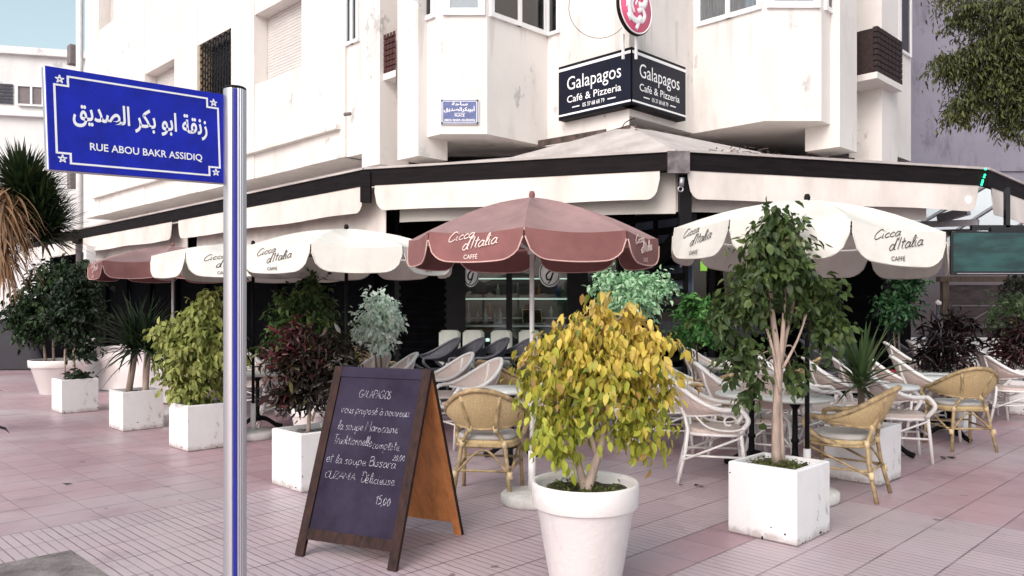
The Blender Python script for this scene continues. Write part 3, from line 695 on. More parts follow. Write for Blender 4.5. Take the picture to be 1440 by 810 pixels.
put_text(f, 'ABOU BAKR AS-SIDDIQ', (0, -k, -ph*.34), (1, 0, 0), (0, 0, 1), pw*.82, ph*.10, .02)
f.build('lettering', 'sign_white', pq)
f = MB()
for xx in (-1, 1):
    for zz in (-1, 1): f.box((xx*pw*.47, -.014, zz*ph*.45), (.022, .012, .022))
f.build('screw', 'black_metal', pq)

# ------------------------------------------------------------------ awning round the terrace
ZB1 = SZ(3.30); ZB0 = ZB1-.22
A0 = LF(30, 8.22*S); Am = LF(110, 8.22*S); A1 = SP(-1.84, 10.06); A2 = SP(1.83, 8.9); A3 = SP(5.98, 10.07); A4 = RF(1560, A3.y-A3.x)
aw = thing('terrace_awning', 'cream fabric awning with dark fascia running round the cafe terrace', 'awning', (A2.x, A2.y+.5, 0))
def v3(p, z): return Vector((p.x, p.y, z))
f = MB()
for a, b2 in ((A0, Am), (Am, A1), (A1, A2), (A2, A3), (A3, A4)):
    m_ = MB(); m_.bar(v3(a, (ZB0+ZB1)/2), v3(b2, (ZB0+ZB1)/2), .08, ZB1-ZB0); m_.build('fascia', 'fascia', aw, True)
    d = (b2-a).normalized(); m_ = MB(); m_.bar(v3(a, ZB1+.018)-Vector((d.y, -d.x, 0))*.0, v3(b2, ZB1+.018), .13, .03); m_.build('top_trim', 'awning_top', aw, True)
def roof(pts):
    m_ = MB(); c = sum((Vector(p) for p in pts), Vector())/len(pts)
    n = len(pts)
    for i in range(n):
        t = [pts[i], pts[(i+1) % n], c]
        m_.sheet(t, .02, Vector((0, 0, 1)))
    m_.build('roof_panel', 'awning_top', aw, True)
zr = ZB1+.02
Q5 = v3(P5, SZ(3.92)); QL = v3(L_off(LF(510), .35), ZB1+.16); QL2 = v3(L_off(Lfar, .35), ZB1+.16); QR = v3(R_off(RF(1235), .5), SZ(3.72)); QB = v3(P4+Vector((-.1, .3)), ZS-.06); QB2 = v3(P6+Vector((.1, .3)), ZSR-.25)
roof([v3(A1, zr), v3(A2, zr), Q5, QB, QL]); roof([v3(A2, zr), v3(A3, zr), QR, QB2, Q5]); roof([v3(Am, zr), v3(A1, zr), QL, QL2])
# the far right bay of the awning has a pale translucent roof
tm = bpy.data.materials.new('translucent_sheet'); tm.use_nodes = True; N, L = nodes(tm); b = N['Principled BSDF']; b.inputs['Base Color'].default_value = (.75, .8, .82, 1); t = N.new('ShaderNodeBsdfTranslucent'); t.inputs[0].default_value = (.88, .92, .92, 1)
mx = N.new('ShaderNodeMixShader'); mx.inputs[0].default_value = .85; L.new(b.outputs[0], mx.inputs[1]); L.new(t.outputs[0], mx.inputs[2]); L.new(mx.outputs[0], N['Material Output'].inputs[0])
m_ = MB(); m_.add([v3(A3+u2*.05, zr), v3(A4, zr), (20, 19.9, zr-.4), (8.2, 19.9, zr-.4), v3(RF(1290)+u2*.2, zr-.05)], [(0, 1, 2, 3, 4)]); m_.build('clear_roof', tm, aw, True)
for t_ in (.08, .22, .4, .6):
    q = A3.lerp(A4, t_); m_ = MB(); m_.bar(v3(q, zr-.03), (8.4+t_*9, 19.8, zr-.44), .05, .05); m_.build('rafter', 'steel', aw, True)
m_ = MB(); m_.sheet([v3(A0, zr), v3(Am, zr), v3(L_off(LF(115), .4), zr+.2), v3(L_off(LF(30), .4), zr+.2)], .02, Vector((0, 0, 1))); m_.build('roof_panel', 'awning_top', aw, True)
rng = random.Random(2)
def valance(a, b2, hgt, off, t0=.01, t1=.99, rad=.16, m='valance', r0=True, r1=True, ztop=None):
    d = (b2-a); ln = d.length; d.normalize(); n = Vector((d.y, -d.x)); s0, s1 = ln*t0, ln*t1; zt_ = (ztop or ZB0)+.015
    nn = max(8, int((s1-s0)/.035)); top = []; bot = []
    for i in range(nn+1):
        s = s0+(s1-s0)*i/nn; e = min(s-s0 if r0 else 9, s1-s if r1 else 9); h_ = hgt
        if e < rad: h_ = hgt-rad*(1-math.sqrt(max(0, 1-(1-e/rad)**2)))*1.6
        p = a+d*s; wv = .012*math.sin(s*3.1+hgt*9)+.02*math.sin(s*.9)
        top.append((p+n*off, zt_)); bot.append((p+n*(off+.02+wv), zt_-max(h_, .03)+.008*math.sin(s*2.3)))
    k = nn+1; mb_ = MB()
    fr_ = [(p.x, p.y, z) for (p, z) in top]+[(p.x, p.y, z) for (p, z) in bot]; bk_ = [(x-n.x*.008, y-n.y*.008, z) for (x, y, z) in fr_]
    mb_.add(fr_, [(i, k+i, k+i+1, i+1) for i in range(nn)], True); mb_.add(bk_, [(i, i+1, k+i+1, k+i) for i in range(nn)], True)
    ed = fr_[k:]+bk_[k:]; mb_.add(ed, [(i, k+i, k+i+1, i+1) for i in range(nn)])
    o = mb_.build('valance', m, aw, True)
    return o
valance(A0, Am, .36, .02, .02, .97, .02)
def tL(px): p = LF(px, 8.22*S); return (p-Am).length/(A1-Am).length
valance(Am, A1, .37, .03, tL(119), tL(244), .14, r0=False); valance(Am, A1, .38, .03, tL(253), tL(512), .16)
valance(Am, A1, .66, -.22, tL(119), tL(248), .02, 'valance_back', False, False); valance(Am, A1, .68, -.22, tL(262), tL(525), .02, 'valance', False, False)
valance(A1, A2, .37, .03, .035, .955, .16); valance(A1, A2, .52, -.2, .10, .995, .02, 'valance_back', False, False)
valance(A2, A3, .37, .03, .03, .97, .16); valance(A2, A3, .50, -.2, .015, .83, .02, 'valance_back', False, False)
valance(A3, A4, .40, .03, .02, .98, .16)
m_ = MB(); m_.box((A2.x+.02, A2.y-.06, ZB0+.09), (.27, .05, .27)); mat('tarnished_plate', (.20, .17, .18), .42, .5, var=.4, scale=9); m_.build('corner_plate', 'tarnished_plate', aw, True)
m_ = MB(); m_.box((A1.x, A1.y-.03, ZB0-.02), (.14, .12, .42)); m_.box((Am.x, Am.y-.05, ZB0+.06), (.16, .16, .34)); m_.build('corner_plate', 'fascia', aw, True)
# arm that carries the corner: drop and diagonal brace
m_ = MB(); c = P(963, 285, A2.y+.12); m_.box((c.x, c.y, (P(0, 246, c.y).z+P(0, 318, c.y).z)/2), (.15, .1, P(0, 246, c.y).z-P(0, 318, c.y).z)); m_.build('drop_arm', 'black_metal', aw, True)
m_ = MB(); m_.bar(P(975, 305, 10.1), P(905, 392, 13.1), .09, .22); m_.build('brace', 'black_metal', aw, True)
m_ = MB(); m_.bar(P(981, 325, 10.2), P(957, 375, 11.6), .025, .025); m_.build('crank_rod', 'white_paint', aw, True)
m_ = MB(); m_.tube([P(959, 250, A2.y-.1), P(958, 262, A2.y-.1)], .03, 8); m_.tube([P(957+3.5*math.cos(a), 266+3.5*math.sin(a), A2.y-.1) for a in np.linspace(0, 6.28, 14)[:-1]], .009, 6, True); m_.build('crank_eye', 'steel', aw, True)
m_ = MB(); p0 = LF(126, 8.0*S); m_.box((p0.x, p0.y, 1.5), (.2, .2, 3.0), R(45)); m_.build('post', 'white_paint', aw, True)
# folding arms and beams at the right end
for (x0, y0, x1, y1, d0, d1, wd) in ((1320, 308, 1362, 296, 11.6, 11.2, .12), (1288, 316, 1376, 313, 12.0, 11.4, .09), (1300, 328, 1376, 326, 12.2, 11.3, .09)):
    m_ = MB(); m_.bar(P(x0, y0, d0), P(x1, y1, d1), .08, wd); m_.build('folding_arm', 'steel', aw, True)
m_ = MB(); p = P(1377, 325, 11.25); m_.box(p, (.04, .04, .16)); m_.build('arm_bracket', 'white_paint', aw, True)
# brown flashing flaps under the corner sign
m_ = MB(); 
for (x0, y0, x1, y1, d0, d1) in ((757, 202, 852, 186, 12.3, 11.5), (852, 190, 886, 180, 11.5, 11.2), (893, 180, 915, 187, 11.2, 11.4), (915, 187, 970, 193, 11.4, 12.0)):
    m_.bar(P(x0, y0, d0), P(x1, y1, d1), .03, .09)
m_.build('flashing', 'brown_flap', aw, True)
m_ = MB(); rg = random.Random(8)
for i in range(46):
    px = rg.uniform(1000, 1180); c = v3(A2+(A3-A2)*((px-965)/415), ZB1+.05)+Vector((0, .1+rg.random()*.5, rg.random()*.05+.05)); m_.bar(c, c+Vector((rg.uniform(-.12, .12), rg.uniform(-.1, .1), rg.uniform(-.01, .02))), .008, .008)
m_.build('dry_twigs', 'brown_flap', aw, True)['kind'] = 'stuff'
m_ = MB(); m_.tube(crv([P(893, 166, 11.0), P(880, 172, 11.12), P(874, 181, 11.1)]), .007, 6); m_.tube(crv([P(893, 182, 11.0), P(905, 186, 11.05), P(912, 198, 10.8)]), .005, 6); m_.build('cable', 'black_metal', aw, True)
m_ = MB(); p0 = LF(493); m_.tube([(p0.x, p0.y, zat(160, p0.y)), (p0.x-u2.x*.12, p0.y-u2.y*.12, zat(161, p0.y)-.02)], .03, 8); m_.build('drain_spout', 'pipe_grey', bld, True)
# green fairy lights at the right corner of the fascia
gl = thing('fairy_lights', 'short string of green lights hung at the right corner of the fascia', 'lights', P(1384, 240, A3.y-.08))
f = MB(); pts = [P(1386, 238, A3.y-.08)-gl.location, P(1385, 246, A3.y-.08)-gl.location, P(1382, 254, A3.y-.08)-gl.location, P(1380, 261, A3.y-.08)-gl.location]; f.tube(pts, .006, 5); f.build('wire', 'black_metal', gl)
for i, t in enumerate((0, 1, 1.4, 2, 2.4, 2.8)):
    q = pts[int(t)].lerp(pts[min(3, int(t)+1)], t-int(t)); f = MB(); f.lathe([(.001, -.014), (.013, -.008), (.013, .008), (.001, .014)], 8, q); f.build('bulb', 'green_led', gl)
lp = thing('spot_lamp', 'small lit white lamp under the right end of the awning', 'lamp', P(1359, 283, 11.0))
f = MB(); f.lathe([(.001, -.02), (.045, -.015), (.06, .03), (.02, .07), (.001, .07)], 16); f.build('bulb', 'lamp_white', lp); f = MB(); f.tube([(0, 0, .07), (0, .05, .28)], .012, 6); f.build('stem', 'black_metal', lp)

# ------------------------------------------------------------------ background
pb = thing('purple_building', 'bare purple-grey rendered side wall of the block behind the right-hand terrace', 'building', (22, 20.5, 0))
f = MB(); f.box((0, 0, 8.5), (28, 1, 10.4)); f.box((0, .04, 3.95), (28, .9, 1.0)); f.build('upper_wall', 'purple_render', pb)
f = MB(); f.box((0, .02, 1.74), (28, .96, 3.47)); f.build('lower_wall', 'lower_render', pb)
f = MB(); f.box((0, -.48, 5.02), (28, .14, .10)); f.build('string_course', 'purple_render', pb)
lw = thing('low_wall', 'low whitewashed wall at the foot of the purple building', 'wall', (10.0, 17.5, 0)); f = MB(); f.bbox((0, 0, .42), (3.2, .25, .84), .02); f.build('wall', 'far_plaster', lw); f = MB(); f.bbox((0, 0, .87), (3.3, .32, .05), .01); f.build('coping', 'far_plaster', lw)
wd = thing('wooden_gate', 'weathered dark wooden gate in a frame beneath the television', 'gate', (11.05, 18.6, 0))
f = MB()
for s in (-.95, .95): f.box((s, 0, 1.1), (.14, .14, 2.2))
f.box((0, 0, 2.22), (2.2, .18, .12)); f.build('frame', 'bark_dark', wd)
f = MB()
for k in range(4): f.box((0, .03, .35+k*.5), (1.74, .05, .47))
f.build('boards', 'weathered_board', wd)
# television under the right end of the awning
tv = thing('television', 'large flat television with teal picture hung under the right end of the awning', 'television', P(1412, 356, 11.0), R(0))
f = MB(); tw, th_ = 1.48, .60
f.bbox((0, 0, 0), (tw, .05, th_), .008); f.build('case', 'tv_black', tv)
f = MB(); f.box((0, -.027, .012), (tw-.05, .004, th_-.07)); f.build('screen', 'tv_screen', tv)
f = MB(); f.box((0, -.03, -th_/2+.018), (tw*.9, .006, .012)); f.build('chrome_strip', 'steel', tv)
f = MB(); f.box((.1, .08, .3), (.5, .08, .12)); f.box((.1, .1, .62), (.06, .06, .6)); f.box((.25, .1, .36), (1.3, .06, .07)); f.build('bracket', 'tv_black', tv)
# slim post with a small lamp head
ps = thing('slim_post', 'thin dark post with a small white top in front of the pinkish wall', 'post', (Xat(1319, 12.6), 12.6, 0))
f = MB(); f.tube([(0, 0, 0), (0, 0, 1.6)], .028, 8); f.lathe([(.001, 0), (.16, 0), (.15, .03), (.001, .04)], 16); f.build('pole', 'grey_frame', ps)
f = MB(); f.tube([(-.06, 0, 1.25), (.12, 0, 1.22)], .015, 6); f.tube([(-.08, 0, 1.05), (.12, 0, 1.07)], .015, 6); f.build('clamp', 'black_metal', ps)
f = MB(); f.lathe([(.001, 1.6), (.05, 1.61), (.05, 1.65), (.001, 1.69)], 12); f.build('finial', 'white_paint', ps)
# white building far off on the left
fb = thing('white_building', 'low white flat-roofed building under the sky at the far left', 'building', (-24, 34, 0))
pA = P(-120, 431, 32.2); pB = P(108, 431, 33.6)
d = (pB-pA).normalized(); nb = Vector((d.y, -d.x, 0)); zt_ = P(0, 66, 32.8).z
f = MB(); q = [pA, pB+d*3, pB+d*3-nb*10, pA-nb*10]; f.prism([Vector((p.x, p.y)) for p in q], 0, zt_); f.build('wall', 'far_plaster', fb, True)
f = MB(); f.bar(pA+nb*.05+Vector((0, 0, zt_-EYE-.1)), pB+d*3+nb*.05+Vector((0, 0, zt_-EYE-.1)), .35, .3); f.build('parapet', 'far_plaster', fb, True)
def onfb(px): # point of the far facade in a picture column
    k = (px-720)/F; t = (pA.x-k*pA.y)/(k*d.y-d.x); return pA+d*t
a, b2 = onfb(25), onfb(63); f = MB(); z0, z1 = P(0, 148, a.y).z, P(0, 121, a.y).z
f.bar(Vector((a.x, a.y, (z0+z1)/2))+nb*.06, Vector((b2.x, b2.y, (z0+z1)/2))+nb*.06, .1, z1-z0); wo = f.build('window', 'pipe_grey', fb, True)
f = MB(); mid = (a+b2)/2
for t in (.02, .55, .98): p = a+(b2-a)*t+nb*.13; f.box((p.x, p.y, (z0+z1)/2), (.08, .08, z1-z0))
for zz in (z0, z1): f.bar(Vector((a.x, a.y, zz))+nb*.13, Vector((b2.x, b2.y, zz))+nb*.13, .08, .07)
f.build('frame', 'window_white', wo, True)
a, b2 = onfb(-5), onfb(18); z0, z1 = P(0, 146, a.y).z, P(0, 117, a.y).z; f = MB()
for i in range(7):
    for j in range(6):
        p = a+(b2-a)*((i+.5)/7)+nb*.02; f.box((p.x, p.y, z0+(z1-z0)*(j+.5)/6), (.09, .12, .1), R(45))
f.build('vent_lattice', 'grey_frame', fb, True)
f = MB(); a, b2 = onfb(-60), onfb(100); z0 = P(0, 158, a.y).z; f.bar(Vector((a.x, a.y, z0))+nb*.1, Vector((b2.x, b2.y, z0))+nb*.1, .3, .12); f.build('cornice', 'far_plaster', fb, True)
# dark covered heap at the left edge
tp = thing('covered_stack', 'dark tarpaulin draped over a low stack far behind the potted ficus at the left edge', 'cover', (-13.2, 20.5, 0))
f = MB(); rg = random.Random(4); n = 14; vs_ = []
for j in range(n+1):
    for i in range(n+1):
        x = (i/n-.5)*3.2; y = (j/n-.5)*1.6; e = max(abs(i/n-.5), abs(j/n-.5))*2
        z = 1.25*(1-max(0, e-.72)/.28*.95)+.06*math.sin(x*4+y*3)-.12*i/n; vs_.append((x, y, max(z, .02)))
f.add(vs_, [(j*(n+1)+i, j*(n+1)+i+1, (j+1)*(n+1)+i+1, (j+1)*(n+1)+i) for j in range(n) for i in range(n)], True); f.build('tarpaulin', 'tarp_dark', tp)
f = MB()
for x in (-.9, .9): f.box((x, 0, .3), (.7, .9, .6))
f.build('crate', 'weathered_board', tp)
# ------------------------------------------------------------------ furniture
def circ(a, r, z, sx=1, sy=1): return Vector((r*sx*math.sin(a), -r*sy*math.cos(a), z))   # a = 0 is the back of the chair, front is +y
def make_chair(name, label, cat, frame, weave, pad=None, scroll=False, bind=None, tall=.90, legarm=False):
    t = thing(name, label, cat)
    f = MB(); n = 26
    sv = []
    for k in range(n):                                   # rounded seat
        a = 2*math.pi*k/n; c, s = math.cos(a), math.sin(a); e = .62
        sv.append((.235*math.copysign(abs(c)**e, c), .02+.225*math.copysign(abs(s)**e, s)))
    zs = .455
    rings = [(zs-.03, .97), (zs-.012, 1), (zs+.006, 1), (zs+.018, .96), (zs+.02, .6), (zs+.012, .15)]
    f.add([(x*k, .02+(y-.02)*k, z) for (z, k) in rings for (x, y) in sv], [(i*n+k, i*n+(k+1) % n, (i+1)*n+(k+1) % n, (i+1)*n+k) for i in range(len(rings)-1) for k in range(n)]+[tuple(range(n))[::-1], tuple(range((len(rings)-1)*n, len(rings)*n))], True)
    f.build('seat', weave, t)
    if pad:
        f = MB(); rings = [(zs+.016, .93), (zs+.03, .985), (zs+.05, .97), (zs+.062, .85), (zs+.064, .3), (zs+.06, .05)]
        f.add([(x*k, .02+(y-.02)*k, z) for (z, k) in rings for (x, y) in sv], [(i*n+k, i*n+(k+1) % n, (i+1)*n+(k+1) % n, (i+1)*n+k) for i in range(len(rings)-1) for k in range(n)]+[tuple(range(n))[::-1], tuple(range((len(rings)-1)*n, len(rings)*n))], True)
        f.build('cushion', pad, t)
    f = MB(); f.tube([(x*1.02, .02+(y-.02)*1.02, zs-.025) for x, y in sv], .015, 7, True); f.build('seat_frame', frame, t)
    # hoop: back top, sweeping down to the arms
    def top(q):                                           # q in -1..1
        a = q*R(128); k = abs(q)
        z = tall-(tall-.655)*(1-math.cos(min(1, k/.86)*math.pi))/2
        return circ(a, .325, z, 1.0, 1.0 if k < .5 else 1.0-.12*(k-.5))+Vector((0, -.085*(1-k)**1.5, 0))
    def bot(q):
        a = q*R(112); k = abs(q)
        z = .570+.070*k**1.8
        return circ(a, .235+.055*k**1.4, z)+Vector((0, 0, 0))
    qs = np.linspace(-1, 1, 33)
    hoop = [top(q) for q in qs]
    e0, e1 = hoop[0], hoop[-1]
    leg_f = [Vector((s*.235, .235, 0)) for s in (-1, 1)]
    pre = crv(([leg_f[0]+Vector((0, -.03, .45)), Vector((-.268, .27, .56)), e0+Vector((0, .035, -.012)), e0] if legarm else [Vector((-.225, .0, .44)), Vector((-.268, .10, .48)), Vector((-.285, .215, .575)), e0+Vector((0, .03, -.02)), e0]), 5)[:-1]
    post = [Vector((-p.x, p.y, p.z)) for p in pre[::-1]]
    f = MB(); f.tube(pre+hoop+post, .0215, 9); f.build('back_hoop', frame, t)
    f = MB(); rows = 7; vs_ = []; ql = np.linspace(-.90, .90, 29)
    for th in (0, .008):
        for j in range(rows):
            w_ = j/(rows-1)
            for q in ql:
                p = bot(q).lerp(top(q*.97), w_); bulge = .018*math.sin(w_*math.pi)
                c = Vector((p.x, p.y, 0)).normalized(); vs_.append(p+c*(bulge+th-.004))
    m_ = len(ql); fs_ = []
    for s in (0, 1):
        o = s*rows*m_
        fs_ += [(o+j*m_+i, o+j*m_+i+1, o+(j+1)*m_+i+1, o+(j+1)*m_+i) for j in range(rows-1) for i in range(m_-1)]
    f.add(vs_, fs_, True); f.build('backrest', weave, t)
    f = MB(); f.tube([bot(q) for q in np.linspace(-.95, .95, 27)], .013, 7); f.build('lower_rail', frame, t)
    for s in (-1, 1):                                     # rear legs run up the back as slats
        f = MB(); q = s*.22; f.tube([Vector((s*.225, -.30, 0)), Vector((s*.19, -.235, .28)), Vector((s*.165, -.215, .46)), bot(q)+Vector((0, -.02, 0)), (bot(q)+top(q))/2+Vector((0, -.026, 0)), top(q)], .0165, 8); f.build('leg', frame, t)
        f = MB(); f.tube([Vector((s*.245, .255, 0)), Vector((s*.236, .235, .25)), Vector((s*.233, .215, .46))], .0165, 8); f.build('leg', frame, t)
    f = MB()
    for s in (-1, 1):
        f.tube([Vector((s*.215, -.26, .20)), Vector((s*.232, .232, .42))], .011, 6); f.tube([Vector((s*.235, .238, .24)), Vector((s*.20, -.245, .24))], .011, 6)
    f.tube([Vector((-.2, -.245, .24)), Vector((.2, -.245, .24))], .011, 6); f.tube(crv([Vector((-.21, -.26, .22)), Vector((0, -.2, .40)), Vector((.21, -.26, .22))]), .010, 6)
    f.tube([Vector((-.236, .238, .27)), Vector((.236, .238, .27))], .011, 6); f.build('stretcher', frame, t)
    if scroll:
        for s in (-1, 1):
            f = MB(); sp_ = []
            for k in range(22):
                a = k/21*1.7*math.pi; r_ = .062*(1-k/34); sp_.append((s*.262, .12+r_*math.cos(a), .55+r_*math.sin(a)))
            f.tube(sp_, .009, 6); f.tube(crv([(s*.265, .25, .50), (s*.268, .12, .472), (s*.262, -.05, .50), (s*.25, -.16, .60)]), .010, 6); f.build('arm_scroll', frame, t)
    if bind:
        for s in (-1, 1):
            for (p, d_) in ((Vector((s*.215, -.258, .21)), Vector((.1*s, -.15, -1))), (Vector((s*.165, -.213, .45)), Vector((.1*s, -.1, -1))), (Vector((s*.233, .218, .42)), Vector((0, .1, -1))), (bot(s*.22)+Vector((0, -.018, 0)), Vector((0, 0, -1)))):
                d_ = d_.normalized(); f = MB(); f.tube([p-d_*.028, p+d_*.028], .0215, 8); f.build('binding', bind, t)
    return t
def heading(deg): return R(deg-90)                        # the way a sitter looks, 90 = away from the camera
chT = make_chair('bamboo_armchair', '', 'chair', 'bamboo', 'weave_tan', 'seat_pad', bind='binding')
chS = make_chair('scroll_armchair', '', 'chair', 'chair_white', 'weave_pink', scroll=True, tall=.94, legarm=True)
chW = make_chair('white_armchair', '', 'chair', 'chair_white', 'weave_pink', tall=.95, legarm=True)
chG = make_chair('wicker_armchair', '', 'chair', 'grey_frame', 'grey_weave', tall=.92)
PT = .10
def put(proto, px, d, h, label, group, first=[set()], z=0):
    first = first[0]; o = proto if proto.name not in first else dup(proto); first.add(proto.name)
    place(o, (Xat(px, d), d, z), heading(h), label, group)
GB = 'bamboo armchairs on the terrace'; GW = 'white armchairs on the terrace'; GG = 'grey wicker armchairs by the shop window'
put(chT, 686, 6.72, 82, 'tan bamboo armchair seen from behind, just right of the chalkboard', GB)
put(chT, 716, 9.9, 38, 'tan bamboo armchair behind the round table left of the brown parasol pole', GB)
put(chT, 541, 11.2, 22, 'tan bamboo armchair farthest back, above the top of the chalkboard', GB, z=PT)
put(chT, 1186, 6.75, 143, 'tan bamboo armchair with grey pad standing side-on beside the planter with a spiky plant', GB)
put(chT, 1349, 8.95, 88, 'tan bamboo armchair with its back to the street, at the right in the open', GB)
put(chT, 1003, 9.5, 160, 'tan bamboo armchair half hidden behind white chairs between the two front trees', GB)
put(chT, 1105, 10.4, 150, 'tan bamboo armchair mostly hidden behind the tall green tree trunk', GB)
put(chS, 1003, 7.3, -12, 'nearest white armchair, between the yellow tree and the large square planter', GW)
put(chW, 1036, 8.5, -10, 'white armchair directly behind the nearest white one, left of the tall green tree', GW)
put(chW, 1002, 10.8, -20, 'white armchair in front of the schefflera, behind a tan one', GW, z=PT)
put(chW, 962, 9.7, -22, 'white armchair whose back just clears the right side of the yellow tree', GW)
put(chW, 620, 10.2, 205, 'white armchair with its rounded back just right of the chalkboard top, farther of two', GW)
put(chW, 656, 9.1, 208, 'white armchair between the chalkboard and the round table, nearer of two', GW)
put(chW, 540, 10.2, 200, 'white armchair peeping over the top edge of the chalkboard', GW)
put(chW, 507, 10.7, 150, 'white armchair beside the red-leaved shrub at the chalkboard top left', GW)
put(chW, 1143, 8.8, -14, 'white armchair right behind the black parasol pole and the round table', GW)
put(chW, 1184, 9.4, -16, 'white armchair left of the spiky plant, second in its row', GW)
put(chW, 1268, 9.9, -18, 'white armchair right of the spiky plant, in the middle of its row', GW)
put(chW, 1226, 9.3, -14, 'white armchair directly behind the spiky plant leaves', GW)
put(chW, 1292, 11.1, -20, 'white armchair behind the long white table, left of the pair by the slim post', GW, z=PT)
put(chW, 1322, 11.7, -20, 'white armchair behind the long white table, right of the pair by the slim post', GW, z=PT)
put(chW, 1412, 12.2, -22, 'white armchair at the right edge, farther back, beyond the dark red plant', GW)
put(chW, 1424, 10.9, -20, 'white armchair at the right edge, nearer, beside the small square planter', GW)
put(chW, 1262, 8.3, -14, 'white armchair side-on between the spiky plant and the tan chair on the right', GW)
put(chS, 1090, 7.9, 60, 'white armchair behind the trunk of the tall green tree', GW)
put(chW, 1308, 9.6, -17, 'white armchair just behind the tan chair at the right, left of its back', GW)
put(chW, 1068, 9.4, -14, 'white armchair seen between the tall green tree trunk and the white table, farther back', GW)
put(chW, 1110, 10.2, -16, 'white armchair in the back row right of the tall green tree trunk', GW)
put(chW, 938, 8.8, -10, 'white armchair mostly hidden behind the right side of the yellow tree', GW)
put(chW, 1380, 11.4, -18, 'white armchair behind the dark red plant above the tan chair', GW)
put(chW, 768, 9.4, 200, 'white armchair mostly hidden behind the left side of the yellow tree', GW)
put(chW, 357, 11.6, 200, 'white armchair visible just right of the street sign pole', GW)
put(chS, 398, 10.6, 20, 'white armchair behind the stem of the red-leaved shrub', GW)
for (px, d, lb) in ((608, 12.4, 'grey wicker armchair leftmost in the row under the shop window'), (643, 12.4, 'grey wicker armchair second from the left under the shop window'), (677, 12.4, 'grey wicker armchair third from the left under the shop window'), (715, 12.4, 'grey wicker armchair just left of the brown parasol pole under the window'), (750, 12.4, 'grey wicker armchair half hidden by the brown parasol pole and yellow tree')):
    put(chG, px, 12.05, 205, lb, GG, z=PT+.05)
put(chG, 1168, 12.0, -22, 'grey wicker armchair left of the spiky plant, nearer the entrance', GG, z=PT+.03)
put(chG, 1196, 12.4, -20, 'grey wicker armchair left of the spiky plant, farther right in the back row', GG, z=PT+.03)
put(chG, 1297, 12.7, -22, 'dark wicker armchair alone before the low white wall', GG, z=PT)
put(chG, 992, 12.0, -15, 'grey wicker armchair behind the schefflera near the lit menu', GG, z=PT)
# soft armchairs inside the window
ac = thing('lounge_chair', 'cream padded chair against the shop window, leftmost of four', 'chair', (Xat(631, 12.95), 12.95, .1), 0, 'cream chairs against the shop window')
f = MB(); f.bbox((0, -.05, .36), (.36, .5, .16), .04); f.build('seat', 'cream_fabric', ac)
f = MB(); f.bbox((0, .20, .78), (.355, .13, .62), .045, Matrix.Rotation(R(-8), 3, 'X')); f.build('backrest', 'cream_fabric', ac)
for s in (-1, 1):
    for y in (-.25, .2): f = MB(); f.box((s*.15, y, .14), (.04, .04, .28)); f.build('leg', 'black_metal', ac)
for px, lb in ((665, 'cream padded chair against the shop window, second of four from the left'), (705, 'cream padded chair against the shop window, third of four, behind a white cup'), (745, 'cream padded chair against the shop window, partly behind the brown parasol pole')):
    o = dup(ac); place(o, (Xat(px, 12.95), 12.95, .1), 0, lb)
o = dup(ac); place(o, (Xat(733, 14.9), 14.9, .1), 0, 'cream padded chair deeper inside the cafe, behind the row at the window')
# tables
def make_table(label):
    t = thing('round_table', label, 'table', (0, 0, 0), 0, 'round white tables')
    f = MB(); f.lathe([(.001, .70), (.30, .70), (.345, .712), (.35, .73), (.34, .742), (.001, .744)], 40); f.build('tabletop', 'table_white', t)
    f = MB(); f.lathe([(.001, .12), (.045, .12), (.05, .16), (.03, .2), (.026, .30), (.038, .315), (.038, .335), (.026, .35), (.024, .62), (.05, .66), (.12, .697), (.001, .697)], 14); f.build('pedestal', 'black_metal', t)
    for k in range(3):
        a = R(30+120*k); c = Vector((math.cos(a), math.sin(a), 0)); f = MB(); f.tube(crv([c*.02+Vector((0, 0, .16)), c*.12+Vector((0, 0, .13)), c*.24+Vector((0, 0, .05)), c*.31+Vector((0, 0, .028))]), [.03]*6+[.026]*6+[.03]*7, 8); f.build('foot', 'black_metal', t)
    return t
tb = make_table('round white table left of the brown parasol pole, behind the near tan chair'); tb.location = (Xat(718, 8.2), 8.2, 0)
for (px, d, lb) in ((1118, 7.45, 'round white table behind the black parasol pole and the tall green tree'), (1243, 8.5, 'round white table on a black cast foot behind the spiky plant'), (1325, 10.0, 'round white table behind the tan chair at the right'), (1057, 7.75, 'round white table just left of the tall green tree trunk'), (362, 10.2, 'round white table beside the street sign pole'), (1335, 9.5, 'round white table whose black feet show under the tan chair at the right'), (1243, 7.6, 'round table mostly behind the planter with the spiky plant, dark foot showing')):
    if d == 7.6: continue
    o = dup(tb); place(o, (Xat(px, d), d, 0), R(px), lb)
f = MB(); f.lathe([(.001, 0), (.03, 0), (.038, .09), (.034, .09), (.026, .01), (.001, .01)], 14); cup = f.build('cup', 'white_paint', None, loc=None); 
bt = thing('side_table', 'small dark table behind the grey wicker chairs holding a white cup', 'table', (Xat(703, 12.55), 12.55, .1))
f = MB(); f.lathe([(.001, .72), (.28, .72), (.28, .75), (.001, .75)], 24); f.build('tabletop', 'black_metal', bt); f = MB(); f.lathe([(.001, 0), (.2, 0), (.2, .02), (.03, .04), (.03, .72), (.001, .72)], 14); f.build('pedestal', 'black_metal', bt)
cup.location = (Xat(703, 12.55), 12.55, .85); cup.scale = (1.6, 1.6, 1.6); tag(cup, 'white cup on the dark side table in front of the shop window', 'cup')
cu = MB(); cu.bbox((0, 0, .14), (.34, .10, .30), .04); rc = cu.build('cushion', 'red_cushion', None); rc.location = (Xat(1262, 10.6), 10.6, .46); rc.rotation_euler = (0, 0, R(15)); tag(rc, 'dark red cushion between the white chairs right of the spiky plant', 'cushion')

